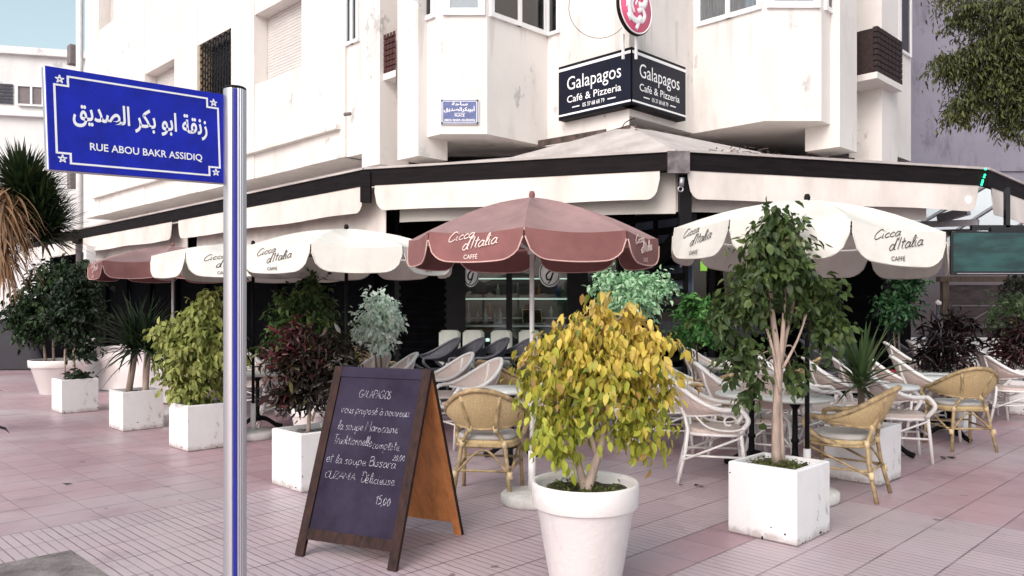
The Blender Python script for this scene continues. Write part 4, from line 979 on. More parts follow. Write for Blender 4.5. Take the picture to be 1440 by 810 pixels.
# parasols
def parasol(px, d, R_, apex_py, rim, valh, rot, mcan, mtrim, mtext, mpole, label, name='parasol', pxbase=None, sag=.085, white_low=False, tilt=0):
    za = zat(apex_py, d); X = Xat(px, d)
    t = thing(name, label, 'parasol', (X, d, 0), 0, 'cafe parasols round the terrace')
    f = MB(); f.lathe([(.001, 0), (.24, 0), (.25, .02), (.25, .075), (.235, .09), (.06, .095), (.045, .1), (.001, .1)], 36); f.build('base', 'base_concrete', t)
    f = MB(); f.lathe([(.001, .09), (.03, .09), (.03, .42), (.001, .42)], 14); f.build('socket', 'white_paint', t)
    f = MB(); f.lathe([(.001, .1), (.019, .1), (.019, za-.02), (.001, za-.02)], 12); f.build('pole', mpole, t)
    f = MB(); f.lathe([(.001, za-.03), (.02, za-.02), (.026, za+.02), (.018, za+.045), (.001, za+.05)], 12); f.build('finial', mpole if mpole != 'white_paint' else 'brown_canvas', t)
    Mt = Matrix.Translation((0, 0, rim)) @ Matrix.Rotation(R(tilt), 4, 'Y') @ Matrix.Translation((0, 0, -rim))
    ang = [R(rot+45*i) for i in range(8)]
    V = [Vector((R_*math.cos(a), R_*math.sin(a), rim)) for a in ang]; ap = Vector((0, 0, za))
    f = MB(); nr, ns = 6, 6; 
    for i in range(8):
        a, b2 = V[i], V[(i+1) % 8]; vs_ = []
        for r_ in range(nr+1):
            k = r_/nr
            for s in range(ns+1):
                e = a.lerp(b2, s/ns); p = ap.lerp(e, k); bow = math.sin(math.pi*s/ns)
                p.z += .05*math.sin(math.pi*k)-sag*bow*k*(1-k)*2.0-.026*bow*k
                vs_.append(Mt @ p)
        f.add(vs_, [(r_*(ns+1)+s, (r_+1)*(ns+1)+s, (r_+1)*(ns+1)+s+1, r_*(ns+1)+s+1) for r_ in range(nr) for s in range(ns)], True)
    can = f.build('canopy', 'brown_sky_sheen' if mcan == 'brown_canvas' else mcan, t)
    fl = []
    for i in range(8):
        a, b2 = V[i], V[(i+1) % 8]; e = (b2-a); ln = e.length; e.normalize(); n = Vector((e.y, -e.x, 0)); nn = 22
        prof = []; vs_ = []
        for k in range(nn+1):
            s = k/nn; x = min(s, 1-s)*ln; h_ = valh
            if x < .17: h_ = valh*(.30+.70*math.sqrt(max(0, 1-(1-x/.17)**2)))
            prof.append((s*ln, h_))
        def vp(s, h_, th=0):
            bow = .026*math.sin(math.pi*s/ln)
            return Mt @ (a+e*s+n*(.012+h_*.10+.005*math.sin(s*7+i)*h_/valh+th)+Vector((0, 0, -h_-bow)))
        rows = 4; 
        for j in range(rows+1):
            for (s, h_) in prof: vs_.append(vp(s, h_*j/rows))
        m_ = nn+1; fm = MB(); fm.add(vs_, [(j*m_+k, (j+1)*m_+k, (j+1)*m_+k+1, j*m_+k+1) for j in range(rows) for k in range(nn)], True)
        o = fm.build('valance', mcan, t)
        tr = MB(); tr.tube([vp(s, h_, .002) for (s, h_) in prof], .0055, 5); tr.build('piping', mtrim, o)
        nw = wm(t).translation+(a+b2)/2
        if n.y < .75 and i % 2 == PAR[0]:                            # lettering on the flaps that face the street
            tx = MB(); c = vp(ln/2, 0); dn = (vp(ln/2, valh)-vp(ln/2, 0)).normalized(); nd = e.cross(-dn)
            w_ = ln*.46; tr_ = .0048 if mtext == 'text_pale' else .0031
            strokes(tx, 'Cicca', c+dn*(valh*.30)-e*(w_*.62)+nd*.004, e, -dn, w_*.62, .065, tr_, .28, None, .002, slope=.16)
            strokes(tx, "d'Italia", c+dn*(valh*.60)-e*(w_*.28)+nd*.004, e, -dn, w_*.80, .085, tr_*1.1, .28, None, .002, slope=.16)
            put_text(tx, 'CAFF\u00c9', c+dn*(valh*.80)-e*(w_*.06)+nd*.006, e, -dn, w_*.32, .040, .01, .003)
            tx.build('lettering', mtext, o)
    for i in range(8):
        f = MB(); f.tube([Mt @ (ap+Vector((0, 0, -.05))), Mt @ (ap.lerp(V[i], .5)+Vector((0, 0, .02))), Mt @ (V[i]+Vector((0, 0, -.015)))], .009, 6)
        f.tube([Mt @ Vector((V[i].x*.03, V[i].y*.03, rim-.08)), Mt @ (ap.lerp(V[i], .52)+Vector((0, 0, -.0)))], .007, 6); f.build('rib', mpole, t)
    f = MB(); f.lathe([(.001, rim-.12), (.034, rim-.12), (.034, rim-.06), (.001, rim-.06)], 12); f.build('runner', mpole, t)
    return t
PAR = [0]
# rotation chosen so the corner ribs sit where they do in the photograph
PAR[0] = 1
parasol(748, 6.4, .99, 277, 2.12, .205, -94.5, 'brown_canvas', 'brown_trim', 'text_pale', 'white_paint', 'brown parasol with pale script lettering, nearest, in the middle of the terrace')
PAR[0] = 0
parasol(1135, 6.5, 1.06, 281, 2.16, .25, -95, 'cream_canvas', 'cream_trim', 'text_dark', 'black_metal', 'cream parasol with dark script lettering above the tall green tree', tilt=4)
PAR[0] = 1
parasol(487, 8.2, 1.07, 322, 2.14, .23, -95, 'cream_canvas', 'cream_trim', 'text_dark', 'black_metal', 'cream parasol left of the brown one, right of the street sign pole')
PAR[0] = 0
parasol(356, 9.55, 1.10, 344, 2.16, .24, -110, 'cream_canvas', 'cream_trim', 'text_dark', 'black_metal', 'cream parasol partly hidden behind the street sign pole')
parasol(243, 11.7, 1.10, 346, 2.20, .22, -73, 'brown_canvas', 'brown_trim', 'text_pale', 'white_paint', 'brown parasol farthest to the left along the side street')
# white tarpaulin windscreen
ws = thing('windscreen', 'slack white tarpaulin windscreen behind the planters with the spiky and yellow-green plants', 'windscreen', (LF(190, 7.25).x, LF(190, 7.25).y, 0))
a, b2 = LF(126, 7.25), LF(262, 7.25); d = (b2-a); n = 36; vs_ = []; 
for j in range(9):
    for i in range(n+1):
        p = a+d*(i/n); wv = .04*math.sin(i*.9+j*.5)*(j/8)+.03*math.sin(i*.35-j*.8)+.05*math.sin(i*.22+j*.3)
        vs_.append((p.x-u2.x*wv, p.y-u2.y*wv, .86-.84*j/8-.03*math.sin(i*.31)*(1-j/8)))
f = MB(); f.add(vs_, [(j*(n+1)+i, (j+1)*(n+1)+i, (j+1)*(n+1)+i+1, j*(n+1)+i+1) for j in range(8) for i in range(n)], True); f.build('sheet', 'tarp_white', ws, True)
f = MB()
for k in range(4): p = a+d*(k/3)+u2*.07; f.tube([(p.x, p.y, 0), (p.x, p.y, .9)], .02, 6)
f.build('post', 'white_paint', ws, True)

# ------------------------------------------------------------------ planters
def box_planter(cx, cy, s, h, label, m='white_planter_paint', soilm='soil', group='square white planters'):
    t = thing('square_planter', label, 'planter', (cx, cy, 0), R(45), group)
    f = MB(); k = s/2; w_ = .035; b_ = .012
    prof = [(k-b_, 0), (k, .012), (k, h-.008), (k-.008, h), (k-w_, h), (k-w_-.004, h-.06)]
    vs_ = [(x*q[0], y*q[0], q[1]) for q in prof for (x, y) in ((-1, -1), (1, -1), (1, 1), (-1, 1))]
    f.add(vs_, [(i*4+j, i*4+(j+1) % 4, (i+1)*4+(j+1) % 4, (i+1)*4+j) for i in range(len(prof)-1) for j in range(4)]+[(3, 2, 1, 0)]); f.build('box', m, t)
    f = MB(); n = 10; rg = random.Random(int(cx*100)); kk = k-w_+.002
    f.add([((i/n*2-1)*kk, (j/n*2-1)*kk, h-.045+rg.uniform(-.012, .018)) for j in range(n+1) for i in range(n+1)], [(j*(n+1)+i, j*(n+1)+i+1, (j+1)*(n+1)+i+1, (j+1)*(n+1)+i) for j in range(n) for i in range(n)], True); f.build('soil', soilm, t)
    ch = MB()                                              # flaked paint along the bottom edge
    for _ in range(34):
        sd_ = rg.randrange(4); q = rg.uniform(-k*.95, k*.95); z = rg.random()**3*.10+.014; w2, h2 = rg.uniform(.003, .012)*(1+2*(rg.random() < .12)), rg.uniform(.002, .010)
        if rg.random() < .25: q = math.copysign(k-.012, q); z = .02+rg.random()*.45; w2 *= .5
        h2 *= 1.3
        o = Vector((q, -k-.0015, z)); pts = [o+Vector((math.cos(a)*w2*rg.uniform(.35, 1), 0, math.sin(a)*h2*rg.uniform(.35, 1))) for a in np.linspace(0, 2*math.pi, 8)[:-1]]
        M = Matrix.Rotation(R(90*sd_), 3, 'Z'); ch.add([M @ p for p in pts], [tuple(range(7))])
    ch.build('paint_chip', 'black_metal', t)['kind'] = 'stuff'
    return t
def round_planter(cx, cy, r, h, label, name='round_planter'):
    t = thing(name, label, 'planter', (cx, cy, 0))
    f = MB(); f.lathe([(.001, 0), (r*.60, 0), (r*.62, .01), (r*.90, h*.77), (r*.925, h*.785), (r*.97, h*.79), (r*.985, h*.80), (r, h-.012), (r*.985, h), (r*.93, h-.002), (r*.91, h-.03), (r*.88, h*.8)], 64); f.build('pot', 'white_plastic', t)
    rg = random.Random(3); f = MB(); vs_ = [(0, 0, h-.05)]; n = 28; rings = 6
    for j in range(1, rings+1):
        for k in range(n): a = 2*math.pi*k/n; vs_.append((r*.91*j/rings*math.cos(a), r*.91*j/rings*math.sin(a), h-.065+rg.uniform(-.01, .02)))
    f.add(vs_, [(0, 1+k, 1+(k+1) % n) for k in range(n)]+[(1+j*n+k, 1+(j+1)*n+k, 1+(j+1)*n+(k+1) % n, 1+j*n+(k+1) % n) for j in range(rings-1) for k in range(n)], True); f.build('soil', 'soil', t)
    return t
def corner(px, py, s=.5): p = G(px, py); return p.x, p.y+s/math.sqrt(2)

# ------------------------------------------------------------------ foliage
def leaf_obj(name, P0, D, Nn, Ln, Wd, C, m, parent):
    """many folded leaves in one mesh; arrays of base point, tip direction, facing, length, width, colour"""
    D = D/np.linalg.norm(D, axis=1)[:, None]; Sd = np.cross(D, Nn); Sd /= np.linalg.norm(Sd, axis=1)[:, None]+1e-9; Nn = np.cross(Sd, D)
    tp_ = np.array([(0, 0, 0), (.28, -.42, .05), (.30, 0, -.02), (.28, .42, .05), (.66, -.36, .02), (.68, 0, -.05), (.66, .36, .02), (1, 0, -.16)])
    n = len(P0); V = P0[:, None, :]+D[:, None, :]*(tp_[None, :, 0:1]*Ln[:, None, None])+Sd[:, None, :]*(tp_[None, :, 1:2]*Wd[:, None, None])+Nn[:, None, :]*(tp_[None, :, 2:3]*(Ln*np.random.default_rng(n).uniform(-.3, 2.6, n))[:, None, None])
    ff = [(0, 2, 1), (0, 3, 2), (1, 2, 5, 4), (2, 3, 6, 5), (4, 5, 7), (5, 6, 7)]
    faces = [tuple(i*8+k for k in q) for i in range(n) for q in ff]
    me = bpy.data.meshes.new(name); me.from_pydata(V.reshape(-1, 3).tolist(), [], faces)
    at_ = me.attributes.new('tint', 'FLOAT_COLOR', 'POINT'); cc_ = np.ones((n, 8, 4)); cc_[:, :, :3] = C[:, None, :]; at_.data.foreach_set('color', cc_.ravel().astype(np.float32))
    me.polygons.foreach_set('use_smooth', [True]*len(faces)); me.materials.append(MATS[m]); me.update()
    o = bpy.data.objects.new(name, me); col.objects.link(o); o.parent = parent; return o
def foliage(seed, clumps, n, size, cols, droop=.6, spread=.05, per=9, aspect=.55, colfun=None):
    """leaves gathered on drooping twigs inside uneven lumps; clumps = (x, y, z, rx, ry, rz, weight)"""
    rg = np.random.default_rng(seed); cl = np.array(clumps, float); wt = cl[:, 6]/cl[:, 6].sum()
    nt_ = n//per; idx = rg.choice(len(cl), nt_, p=wt); dr = rg.normal(size=(nt_, 3)); dr /= np.linalg.norm(dr, axis=1)[:, None]
    rad = rg.random(nt_)**.42*(.72+.46*rg.random(nt_)); tw = cl[idx, :3]+dr*cl[idx, 3:6]*rad[:, None]
    tdir = dr*np.array([1, 1, .5])+np.array([0, 0, -droop*.6])+rg.normal(size=(nt_, 3))*.35; tdir /= np.linalg.norm(tdir, axis=1)[:, None]
    k = np.repeat(np.arange(nt_), per); m_ = len(k); s = np.tile(np.linspace(-.5, .5, per), nt_)
    P0 = tw[k]+tdir[k]*(s*spread*4)[:, None]+rg.normal(size=(m_, 3))*spread*.35
    D = tdir[k]*.8+rg.normal(size=(m_, 3))*.6+np.array([0, 0, -droop]); Nn = dr[k]*.7+rg.normal(size=(m_, 3))*.55+np.array([0, 0, .7])
    Ln = size*(.5+.85*rg.random(m_)); Wd = Ln*aspect*(.8+.4*rg.random(m_))
    cols = np.array(cols, float); tint = rg.random(nt_)[k]*.6+rg.random(m_)*.4
    if colfun is not None: C = colfun(P0, rg)
    else:
        q = tint*(len(cols)-1); i0 = np.clip(q.astype(int), 0, len(cols)-2); C = cols[i0]+(cols[i0+1]-cols[i0])*(q-i0)[:, None]
    C = np.clip(C*(.8+.4*rg.random(m_))[:, None], 0, 1)
    return P0, D, Nn, Ln, Wd, C, tw
def tree(name, label, loc, stems, clumps, n, size, cols, m, bark='bark_pale', seed=1, droop=.6, spread=.05, limbs=16, group=None, cat='tree', aspect=.55, per=9, colfun=None, limb_r=.006):
    t = thing(name, label, cat, loc, 0, group)
    P0, D, Nn, Ln, Wd, C, tw = foliage(seed, clumps, n, size, cols, droop, spread, per, aspect, colfun)
    leaf_obj('crown', P0, D, Nn, Ln, Wd, C, m, t)
    f = MB(); rg = random.Random(seed); tops = []
    for st in stems:
        p = crv(st[0], 4); k = len(p); f.tube(p, [st[1]*(1-.62*i/(k-1)) for i in range(k)], 9); tops += [p[int(k*q)] for q in (.55, .7, .85)]+[p[-1]]
    for i in range(limbs):
        e = Vector(tw[rg.randrange(len(tw))]); b_ = min(tops, key=lambda q: (q-e).length+rg.random()*.15); md = b_.lerp(e, .5)+Vector((rg.uniform(-.03, .03), rg.uniform(-.03, .03), .04))
        pp = crv([b_, md, e], 4); f.tube(pp, [limb_r*(1.3-.9*j/(len(pp)-1)) for j in range(len(pp))], 6)
    f.build('trunk', bark, t)
    return t
def blades(name, parent, m, seed, centres, n, length, width, cols, up=.4, curve=.5, loc=None, jitter=.02, seg=6, emin=-.3, emax=1.0, fold=.12):
    rg = np.random.default_rng(seed); vs_ = []; fs_ = []; cs = []
    cols = np.array(cols, float)
    for c in centres:
        for i in range(n):
            a = rg.random()*2*math.pi; el_ = emin+(emax-emin)*rg.random()**.8
            d = np.array([math.cos(a)*math.cos(el_*1.45), math.sin(a)*math.cos(el_*1.45), math.sin(el_*1.45)]); L_ = length*(.7+.45*rg.random()); W_ = width*(.7+.5*rg.random())
            side = np.cross(d, [0, 0, 1.]); side /= np.linalg.norm(side)+1e-9; p = np.array(c)+rg.normal(size=3)*jitter; o = len(vs_); q = rg.random()*(len(cols)-1); i0 = min(int(q), len(cols)-2); C = (cols[i0]+(cols[i0+1]-cols[i0])*(q-i0))*(.75+.5*rg.random())
            cv = curve*(.4+1.1*rg.random()); dd = d.copy()
            for k in range(seg+1):
                t = k/seg; w_ = W_*(.55+.9*t if t < .3 else (.82*(1-((t-.3)/.7)**1.8)+.0))
                nrm = np.cross(side, dd)
                vs_ += [tuple(p-side*w_/2+nrm*w_*fold), tuple(p), tuple(p+side*w_/2+nrm*w_*fold)]; cs += [C]*3
                p = p+dd*L_/seg; dd = dd+np.array([0, 0, -cv/seg*1.2]); dd /= np.linalg.norm(dd)
            for k in range(seg):
                for j in (0, 1): fs_.append((o+k*3+j, o+k*3+j+1, o+k*3+j+4, o+k*3+j+3))
    me = bpy.data.meshes.new(name); me.from_pydata(vs_, [], fs_)
    at_ = me.attributes.new('tint', 'FLOAT_COLOR', 'POINT'); cc_ = np.ones((len(vs_), 4)); cc_[:, :3] = np.clip(np.array(cs), 0, 1); at_.data.foreach_set('color', cc_.ravel().astype(np.float32))
    me.polygons.foreach_set('use_smooth', [True]*len(fs_)); me.materials.append(MATS[m]); me.update()
    o = bpy.data.objects.new(name, me); col.objects.link(o); o.parent = parent; return o

# --- yellow ficus in the big round pot
YX, YY = Xat(823, 4.35), 4.35
round_planter(YX, YY, .292, .63, 'large round tapered white pot with a thick rim, nearest in front')
def yel(Pq, rg):
    z = Pq[:, 2]; x = Pq[:, 0]; n = len(z); f_ = np.clip((z-.46)/.70+x*.30+rg.normal(size=n)*.22, 0, 1)
    g = np.array([.36, .39, .05]); y = np.array([.62, .47, .085]); pch = np.array([.66, .47, .21])
    C = g+(y-g)*np.clip(f_*1.8, 0, 1)[:, None]; C = C+(pch-C)*np.clip((f_-.55)*1.5, 0, 1)[:, None]*rg.random(n)[:, None]
    dk = rg.random(n) < .07; C[dk] = np.array([.16, .2, .03]); br = rg.random(n) < .05; C[br] = np.array([.34, .2, .06]); return C
z0 = .57
tree('ficus_tree', 'small ficus with yellowing leaves and forked pale trunk in the large round pot', (YX, YY, z0),
     [([(.0, 0, 0), (-.03, .0, .12), (-.07, .01, .32), (-.10, 0, .55)], .026), ([(.0, 0, -.02), (.05, 0, .14), (.10, -.01, .3), (.14, .02, .6)], .032), ([(.06, 0, .2), (.02, .04, .4), (.06, .05, .7)], .016)],
     [(.08, 0, .59, .36, .34, .28, 4.0), (-.13, -.02, .76, .20, .24, .15, 1.1), (.31, -.02, .78, .18, .24, .14, 1.0), (.1, 0, .86, .24, .24, .13, 1.1), (-.18, -.02, .36, .15, .2, .2, 1.0), (.31, -.03, .40, .15, .2, .2, 1.0), (.10, 0, .99, .05, .05, .08, .10), (.26, 0, .95, .06, .05, .10, .14), (-.05, 0, .93, .07, .07, .07, .12), (.44, 0, .60, .08, .12, .14, .3), (-.30, 0, .58, .08, .12, .16, .35)],
     4700, .056, [(.2, .3, .04), (.6, .46, .07)], 'leaf_yellow', 'bark_pale', 11, 1.25, .045, 26, cat='tree', colfun=yel)
# --- tall green ficus in the near square box
cx_, cy_ = corner(1121, 770)
box_planter(cx_, cy_, .5, .5, 'square white planter, nearest at the right, holding the tall green tree')
zz = .47
tree('ficus_tree', 'tall glossy green ficus with several bare pale stems in the near square planter', (cx_, cy_, zz),
     [([(-.02, 0, 0), (-.02, 0, .35), (-.01, 0, .75), (-.06, 0, 1.2), (-.02, 0, 1.6)], .034), ([(.03, .02, 0), (.01, .02, .4), (.03, .03, .75), (.09, .02, 1.05), (.16, 0, 1.4)], .024), ([(-.0, -.02, .5), (-.05, -.02, .8), (-.12, -.02, 1.05), (-.18, 0, 1.3)], .014), ([(.02, -.02, .68), (.12, -.03, .88), (.2, -.02, 1.1)], .012), ([(.01, 0, .7), (.03, -.02, 1.1), (.05, 0, 1.5)], .018)],
     [(-.03, 0, 1.42, .27, .28, .27, 3), (-.02, 0, 1.66, .15, .15, .15, .9), (-.23, .03, 1.16, .17, .20, .17, 1.2), (.24, .03, 1.16, .17, .20, .19, 1.3), (-.27, -.02, .74, .15, .16, .18, .75), (-.17, .02, .52, .09, .10, .12, .35), (.12, .1, .62, .09, .1, .16, .3), (.38, 0, 1.0, .08, .1, .1, .2), (-.42, 0, 1.02, .1, .1, .1, .3), (.30, .05, .92, .1, .1, .12, .3)],
     4000, .066, [(.020, .038, .014), (.048, .082, .025), (.09, .135, .04), (.14, .18, .06)], 'leaf_green', 'bark_pale', 21, .7, .045, 34, aspect=.6)
# --- planters along the left, and what grows in them
cx_, cy_ = corner(264, 636); box_planter(cx_, cy_, .5, .5, 'square white planter just left of the street sign pole')
tree('ficus_shrub', 'yellow-green leafy ficus left of the street sign pole', (cx_, cy_, .46), [([(0, 0, 0), (.02, 0, .3), (0, 0, .9)], .03), ([(.03, 0, 0), (-.08, 0, .35), (-.1, 0, .8)], .02)],
     [(.02, 0, .62, .38, .36, .36, 3), (.05, 0, .98, .26, .26, .24, 1.3), (-.02, 0, .24, .28, .28, .2, 1.3), (-.3, 0, .78, .16, .16, .14, .4), (.12, 0, 1.22, .1, .1, .1, .2), (.25, 0, .6, .2, .2, .3, 1), (-.25, 0, .5, .2, .2, .3, .8), (-.42, 0, .85, .12, .12, .1, .3)], 4800, .085,
     [(.10, .13, .03), (.21, .25, .06), (.32, .35, .10), (.42, .43, .15)], 'leaf_green', 'bark_pale', 31, .9, .05, 20, cat='shrub')
cx_, cy_ = corner(173, 607.5); box_planter(cx_, cy_, .5, .5, 'square white planter holding the two-stemmed dracaena on the left')
t = thing('dracaena', 'two-stemmed dracaena with drooping dark sword leaves on the left', 'plant', (cx_, cy_, .46))
f = MB(); f.tube(crv([(-.10, 0, 0), (-.06, 0, .25), (-.02, 0, .52)]), .042, 10); f.build('trunk', 'bark_pale', t); f = MB(); f.tube(crv([(.12, 0, 0), (.13, 0, .25), (.15, 0, .5)]), .042, 10); f.build('trunk', 'bark_pale', t)
blades('crown', t, 'leaf_blade', 41, [(-.02, 0, .56), (.15, 0, .55)], 120, .72, .044, [(.010, .018, .010), (.022, .045, .018), (.05, .08, .032)], curve=.7, emin=-.25)
cx_, cy_ = corner(87, 582.5); box_planter(cx_, cy_, .5, .5, 'square white planter with chipped base, second from the far left')
tree('ficus_shrub', 'thin-stemmed dark green shrub in the second planter from the far left', (cx_, cy_, .46), [([(0, 0, 0), (-.02, 0, .3), (0, 0, .8)], .03), ([(-.15, 0, 0), (-.16, 0, .5)], .015)],
     [(-.02, 0, 1.0, .34, .34, .42, 3), (.05, 0, 1.45, .25, .25, .28, 1.2), (.12, 0, .5, .2, .2, .16, .5), (.05, 0, .08, .2, .2, .08, .5)], 3600, .085, [(.005, .012, .005), (.012, .027, .010), (.025, .048, .018)], 'leaf_dark', 'bark_pale', 51, .5, .05, 14, cat='shrub')
p = G(70, 556); round_planter(p.x, p.y+.3, .50, .62, 'round white pot farthest away on the left')
tree('ficus_shrub', 'broad dark green bushy ficus in the far round pot on the left', (p.x, p.y+.3, .56), [([(q, 0, 0), (q*1.2, 0, .5), (q*1.6, 0, 1.2)], .025) for q in (-.25, -.1, .1, .28)],
     [(-.15, 0, 1.0, .75, .6, .70, 4), (.2, 0, 1.5, .55, .5, .40, 2), (-.6, 0, .8, .4, .4, .45, 1.3), (.45, 0, .8, .35, .4, .55, 1.2)], 9500, .10, [(.005, .013, .005), (.013, .030, .010), (.028, .056, .017), (.048, .08, .027)], 'leaf_dark', 'bark_pale', 61, .5, .06, 16, cat='shrub')
# --- red croton behind the chalkboard
cx_, cy_ = -1.78, 7.08; box_planter(cx_, cy_, .5, .5, 'square white planter half hidden by the chalkboard, pale gravel on top', soilm='gravel_soil')
def crot(Pq, rg):
    n = len(Pq); red = np.clip(.25-Pq[:, 0]*2.0+(Pq[:, 2]-.75)*1.6+rg.normal(size=n)*.45, 0, 1); C = np.array([.012, .010, .007])*(.6+.9*rg.random(n))[:, None]
    C = C+red[:, None]*np.array([.13, .006, .018])*rg.random(n)[:, None]; ol = rg.random(n) < .07; C[ol] = np.array([.09, .085, .025]); return C
tree('red_croton', 'dark red narrow-leaved croton behind the left edge of the chalkboard', (cx_, cy_, .46), [([(-.03, 0, 0), (-.02, 0, .2), (.0, 0, .6)], .02), ([(0, 0, .1), (.08, 0, .35), (.12, 0, .6)], .012)],
     [(.0, 0, .62, .34, .32, .26, 2.5), (-.2, 0, .62, .16, .2, .18, 1), (.24, 0, .62, .2, .2, .2, 1), (.0, 0, .35, .26, .26, .15, 1), (-.12, 0, .86, .12, .12, .12, .5), (-.22, 0, .34, .12, .14, .1, .5)], 3000, .09, [(.010, .006, .006), (.016, .007, .007), (.035, .008, .010), (.11, .010, .018), (.17, .016, .03)], 'leaf_red', 'bark_pale', 71, .15, .05, 18, cat='shrub', aspect=.32, colfun=crot)
# --- spiky plant at the right
cx_, cy_ = corner(1238, 684); box_planter(cx_, cy_, .5, .5, 'square white planter with the spiky plant, behind the side-on tan chair')
t = thing('spiky_dracaena', 'spiky green dracaena on a short cane behind the side-on tan chair', 'plant', (cx_-.02, cy_, .46))
f = MB(); f.tube(crv([(.0, 0, 0), (.01, 0, .2), (0, 0, .42)]), .03, 10); f.build('trunk', 'bark_dark', t)
blades('crown', t, 'leaf_blade', 81, [(0, 0, .40)], 70, .60, .058, [(.05, .10, .035), (.11, .18, .065), (.2, .28, .12)], curve=.35, emin=.0, emax=1.0)
blades('lower_leaves', t, 'leaf_blade', 82, [(0, 0, .38)], 14, .50, .032, [(.10, .08, .04), (.05, .08, .03)], curve=.55, emin=-.25, emax=.3)
# --- dark cordylines at the right
cx_, cy_ = corner(1376, 609); cx_ -= .18; box_planter(cx_, cy_, .5, .5, 'square white planter behind the tan chair at the right')
t = tree('cordyline', 'blackish-red cordyline above the tan chair at the right', (cx_, cy_, .46), [([(0, 0, 0), (0, 0, .5)], .02)], [(0, 0, .66, .36, .32, .28, 2), (-.1, 0, .42, .30, .3, .18, 1), (.1, 0, .86, .22, .2, .14, .7)], 1300, .16, [(.005, .004, .0045), (.011, .006, .007), (.035, .009, .012)], 'leaf_red', 'bark_dark', 91, .25, .06, 12, cat='plant', aspect=.17)
box_planter(7.63, 11.65, .5, .5, 'square white planter cut off by the right edge')
tree('cordyline', 'dark red cordyline at the right edge', (7.50, 11.65, .46), [([(0, 0, 0), (0, 0, .5)], .02)], [(0, 0, .62, .36, .32, .34, 2), (-.15, 0, .42, .3, .3, .2, 1)], 1000, .16, [(.007, .004, .005), (.02, .007, .009), (.08, .012, .017)], 'leaf_red', 'bark_dark', 92, .25, .06, 12, cat='plant', aspect=.17)
# --- plants further in on the terrace
def pot(x, y, label, r=.22, h=.45): return round_planter(x, y, r, h, label, 'plant_pot')
def inner(px, d, y0, y1, rpx, n, size, cols, m, seed, label, name, potlabel, lobes=5, zbase=0, **kw):
    X = Xat(px, d); zt, zb_ = zat(y0, d), zat(y1, d); rx = rpx/F*d; pot(X, d, potlabel).location.z = zbase; rg = random.Random(seed); h0 = .40+zbase
    cl = [(0, 0, (zt+zb_)/2-h0, rx*.8, rx*.75, (zt-zb_)*.42, 3)]
    for i in range(lobes): cl.append((rg.uniform(-.6, .6)*rx, rg.uniform(-.5, .5)*rx, rg.uniform(zb_+.15*(zt-zb_), zt-.15*(zt-zb_))-h0, rx*rg.uniform(.3, .5), rx*rg.uniform(.3, .5), rx*rg.uniform(.3, .45), .8))
    return tree(name, label, (X, d, h0), [([(0, 0, 0), (.03, 0, (zb_-h0)*.5+.05), (0, 0, (zt-h0)*.6)], .022), ([(.02, 0, 0), (-.05, 0, (zt-h0)*.4), (-.08, 0, (zt-h0)*.7)], .016)], cl, n, size, cols, m, kw.pop('bark', 'bark_dark'), seed, kw.pop('droop', .5), kw.pop('spread', .05), 14, cat='shrub', **kw)
GRN = [(.015, .035, .012), (.035, .075, .02), (.075, .125, .035), (.12, .17, .05)]
inner(436, 9.0, 384, 520, 66, 2600, .08, GRN, 'leaf_green', 101, 'dark green ficus under the cream parasol behind the red croton', 'ficus_shrub', 'white pot hidden behind the red croton')
VAR = [(.42, .62, .46), (.66, .82, .68), (.82, .90, .82), (.92, .95, .88)]
inner(533, 9.9, 396, 494, 36, 3600, .065, VAR, 'leaf_variegated', 102, 'pale variegated ficus with a narrow drooping crown above the chalkboard', 'variegated_ficus', 'white pot behind the chalkboard', lobes=4)
inner(886, 9.2, 374, 452, 60, 4200, .06, [(.14, .36, .17), (.28, .52, .28), (.46, .68, .44), (.62, .78, .58)], 'leaf_variegated', 103, 'mint green variegated bush behind the yellow ficus', 'variegated_ficus', 'white pot hidden behind the yellow ficus')
inner(978, 9.9, 405, 500, 34, 1150, .095, [(.012, .045, .014), (.04, .13, .03), (.10, .28, .07), (.22, .42, .12)], 'leaf_green', 104, 'bright green schefflera right of the mint green bush', 'schefflera', 'pot of the schefflera behind white chairs', droop=.2, aspect=.45)
inner(1262, 11.4, 380, 474, 38, 2000, .07, [(.006, .024, .010), (.014, .05, .018), (.03, .10, .032), (.09, .2, .08)], 'leaf_green', 105, 'dark glossy rounded shrub under the right tip of the cream parasol', 'ficus_shrub', 'white pot behind the spiky plant', zbase=.1)
inner(1420, 14.5, 405, 478, 44, 1500, .09, [(.04, .07, .03), (.09, .14, .06), (.15, .22, .10)], 'leaf_green', 106, 'soft green bush beneath the television at the right edge', 'leafy_bush', 'pot under the television at the right edge')
inner(1465, 16.0, 378, 440, 60, 1300, .10, [(.02, .025, .015), (.04, .05, .025)], 'leaf_dark', 107, 'shadowy bush beside the wooden gate at the right edge', 'leafy_bush', 'pot beside the wooden gate')
# ground-cover tufts on the soil of the near pots
for (x, y, z, r_, sd_, nm) in ((YX, YY, .585, .23, 7, 'small green weeds growing on the soil of the large round pot'), (1.865, 5.575, .475, .2, 8, 'low moss and weeds on the soil of the near square planter')):
    t = thing('weeds', nm, 'weeds', (x, y, z)); P0, D, Nn, Ln, Wd, C, tw = foliage(sd_, [(0, 0, 0, r_, r_, .012, 1)], 700, .022, [(.05, .08, .02), (.12, .15, .04), (.10, .07, .03)], .0, .02)
    k = (P0[:, 0]**2+P0[:, 1]**2) < (r_*1.05)**2; leaf_obj('leaves', P0[k], D[k], Nn[k], Ln[k], Wd[k], C[k], 'leaf_green', t); t['kind'] = 'stuff'
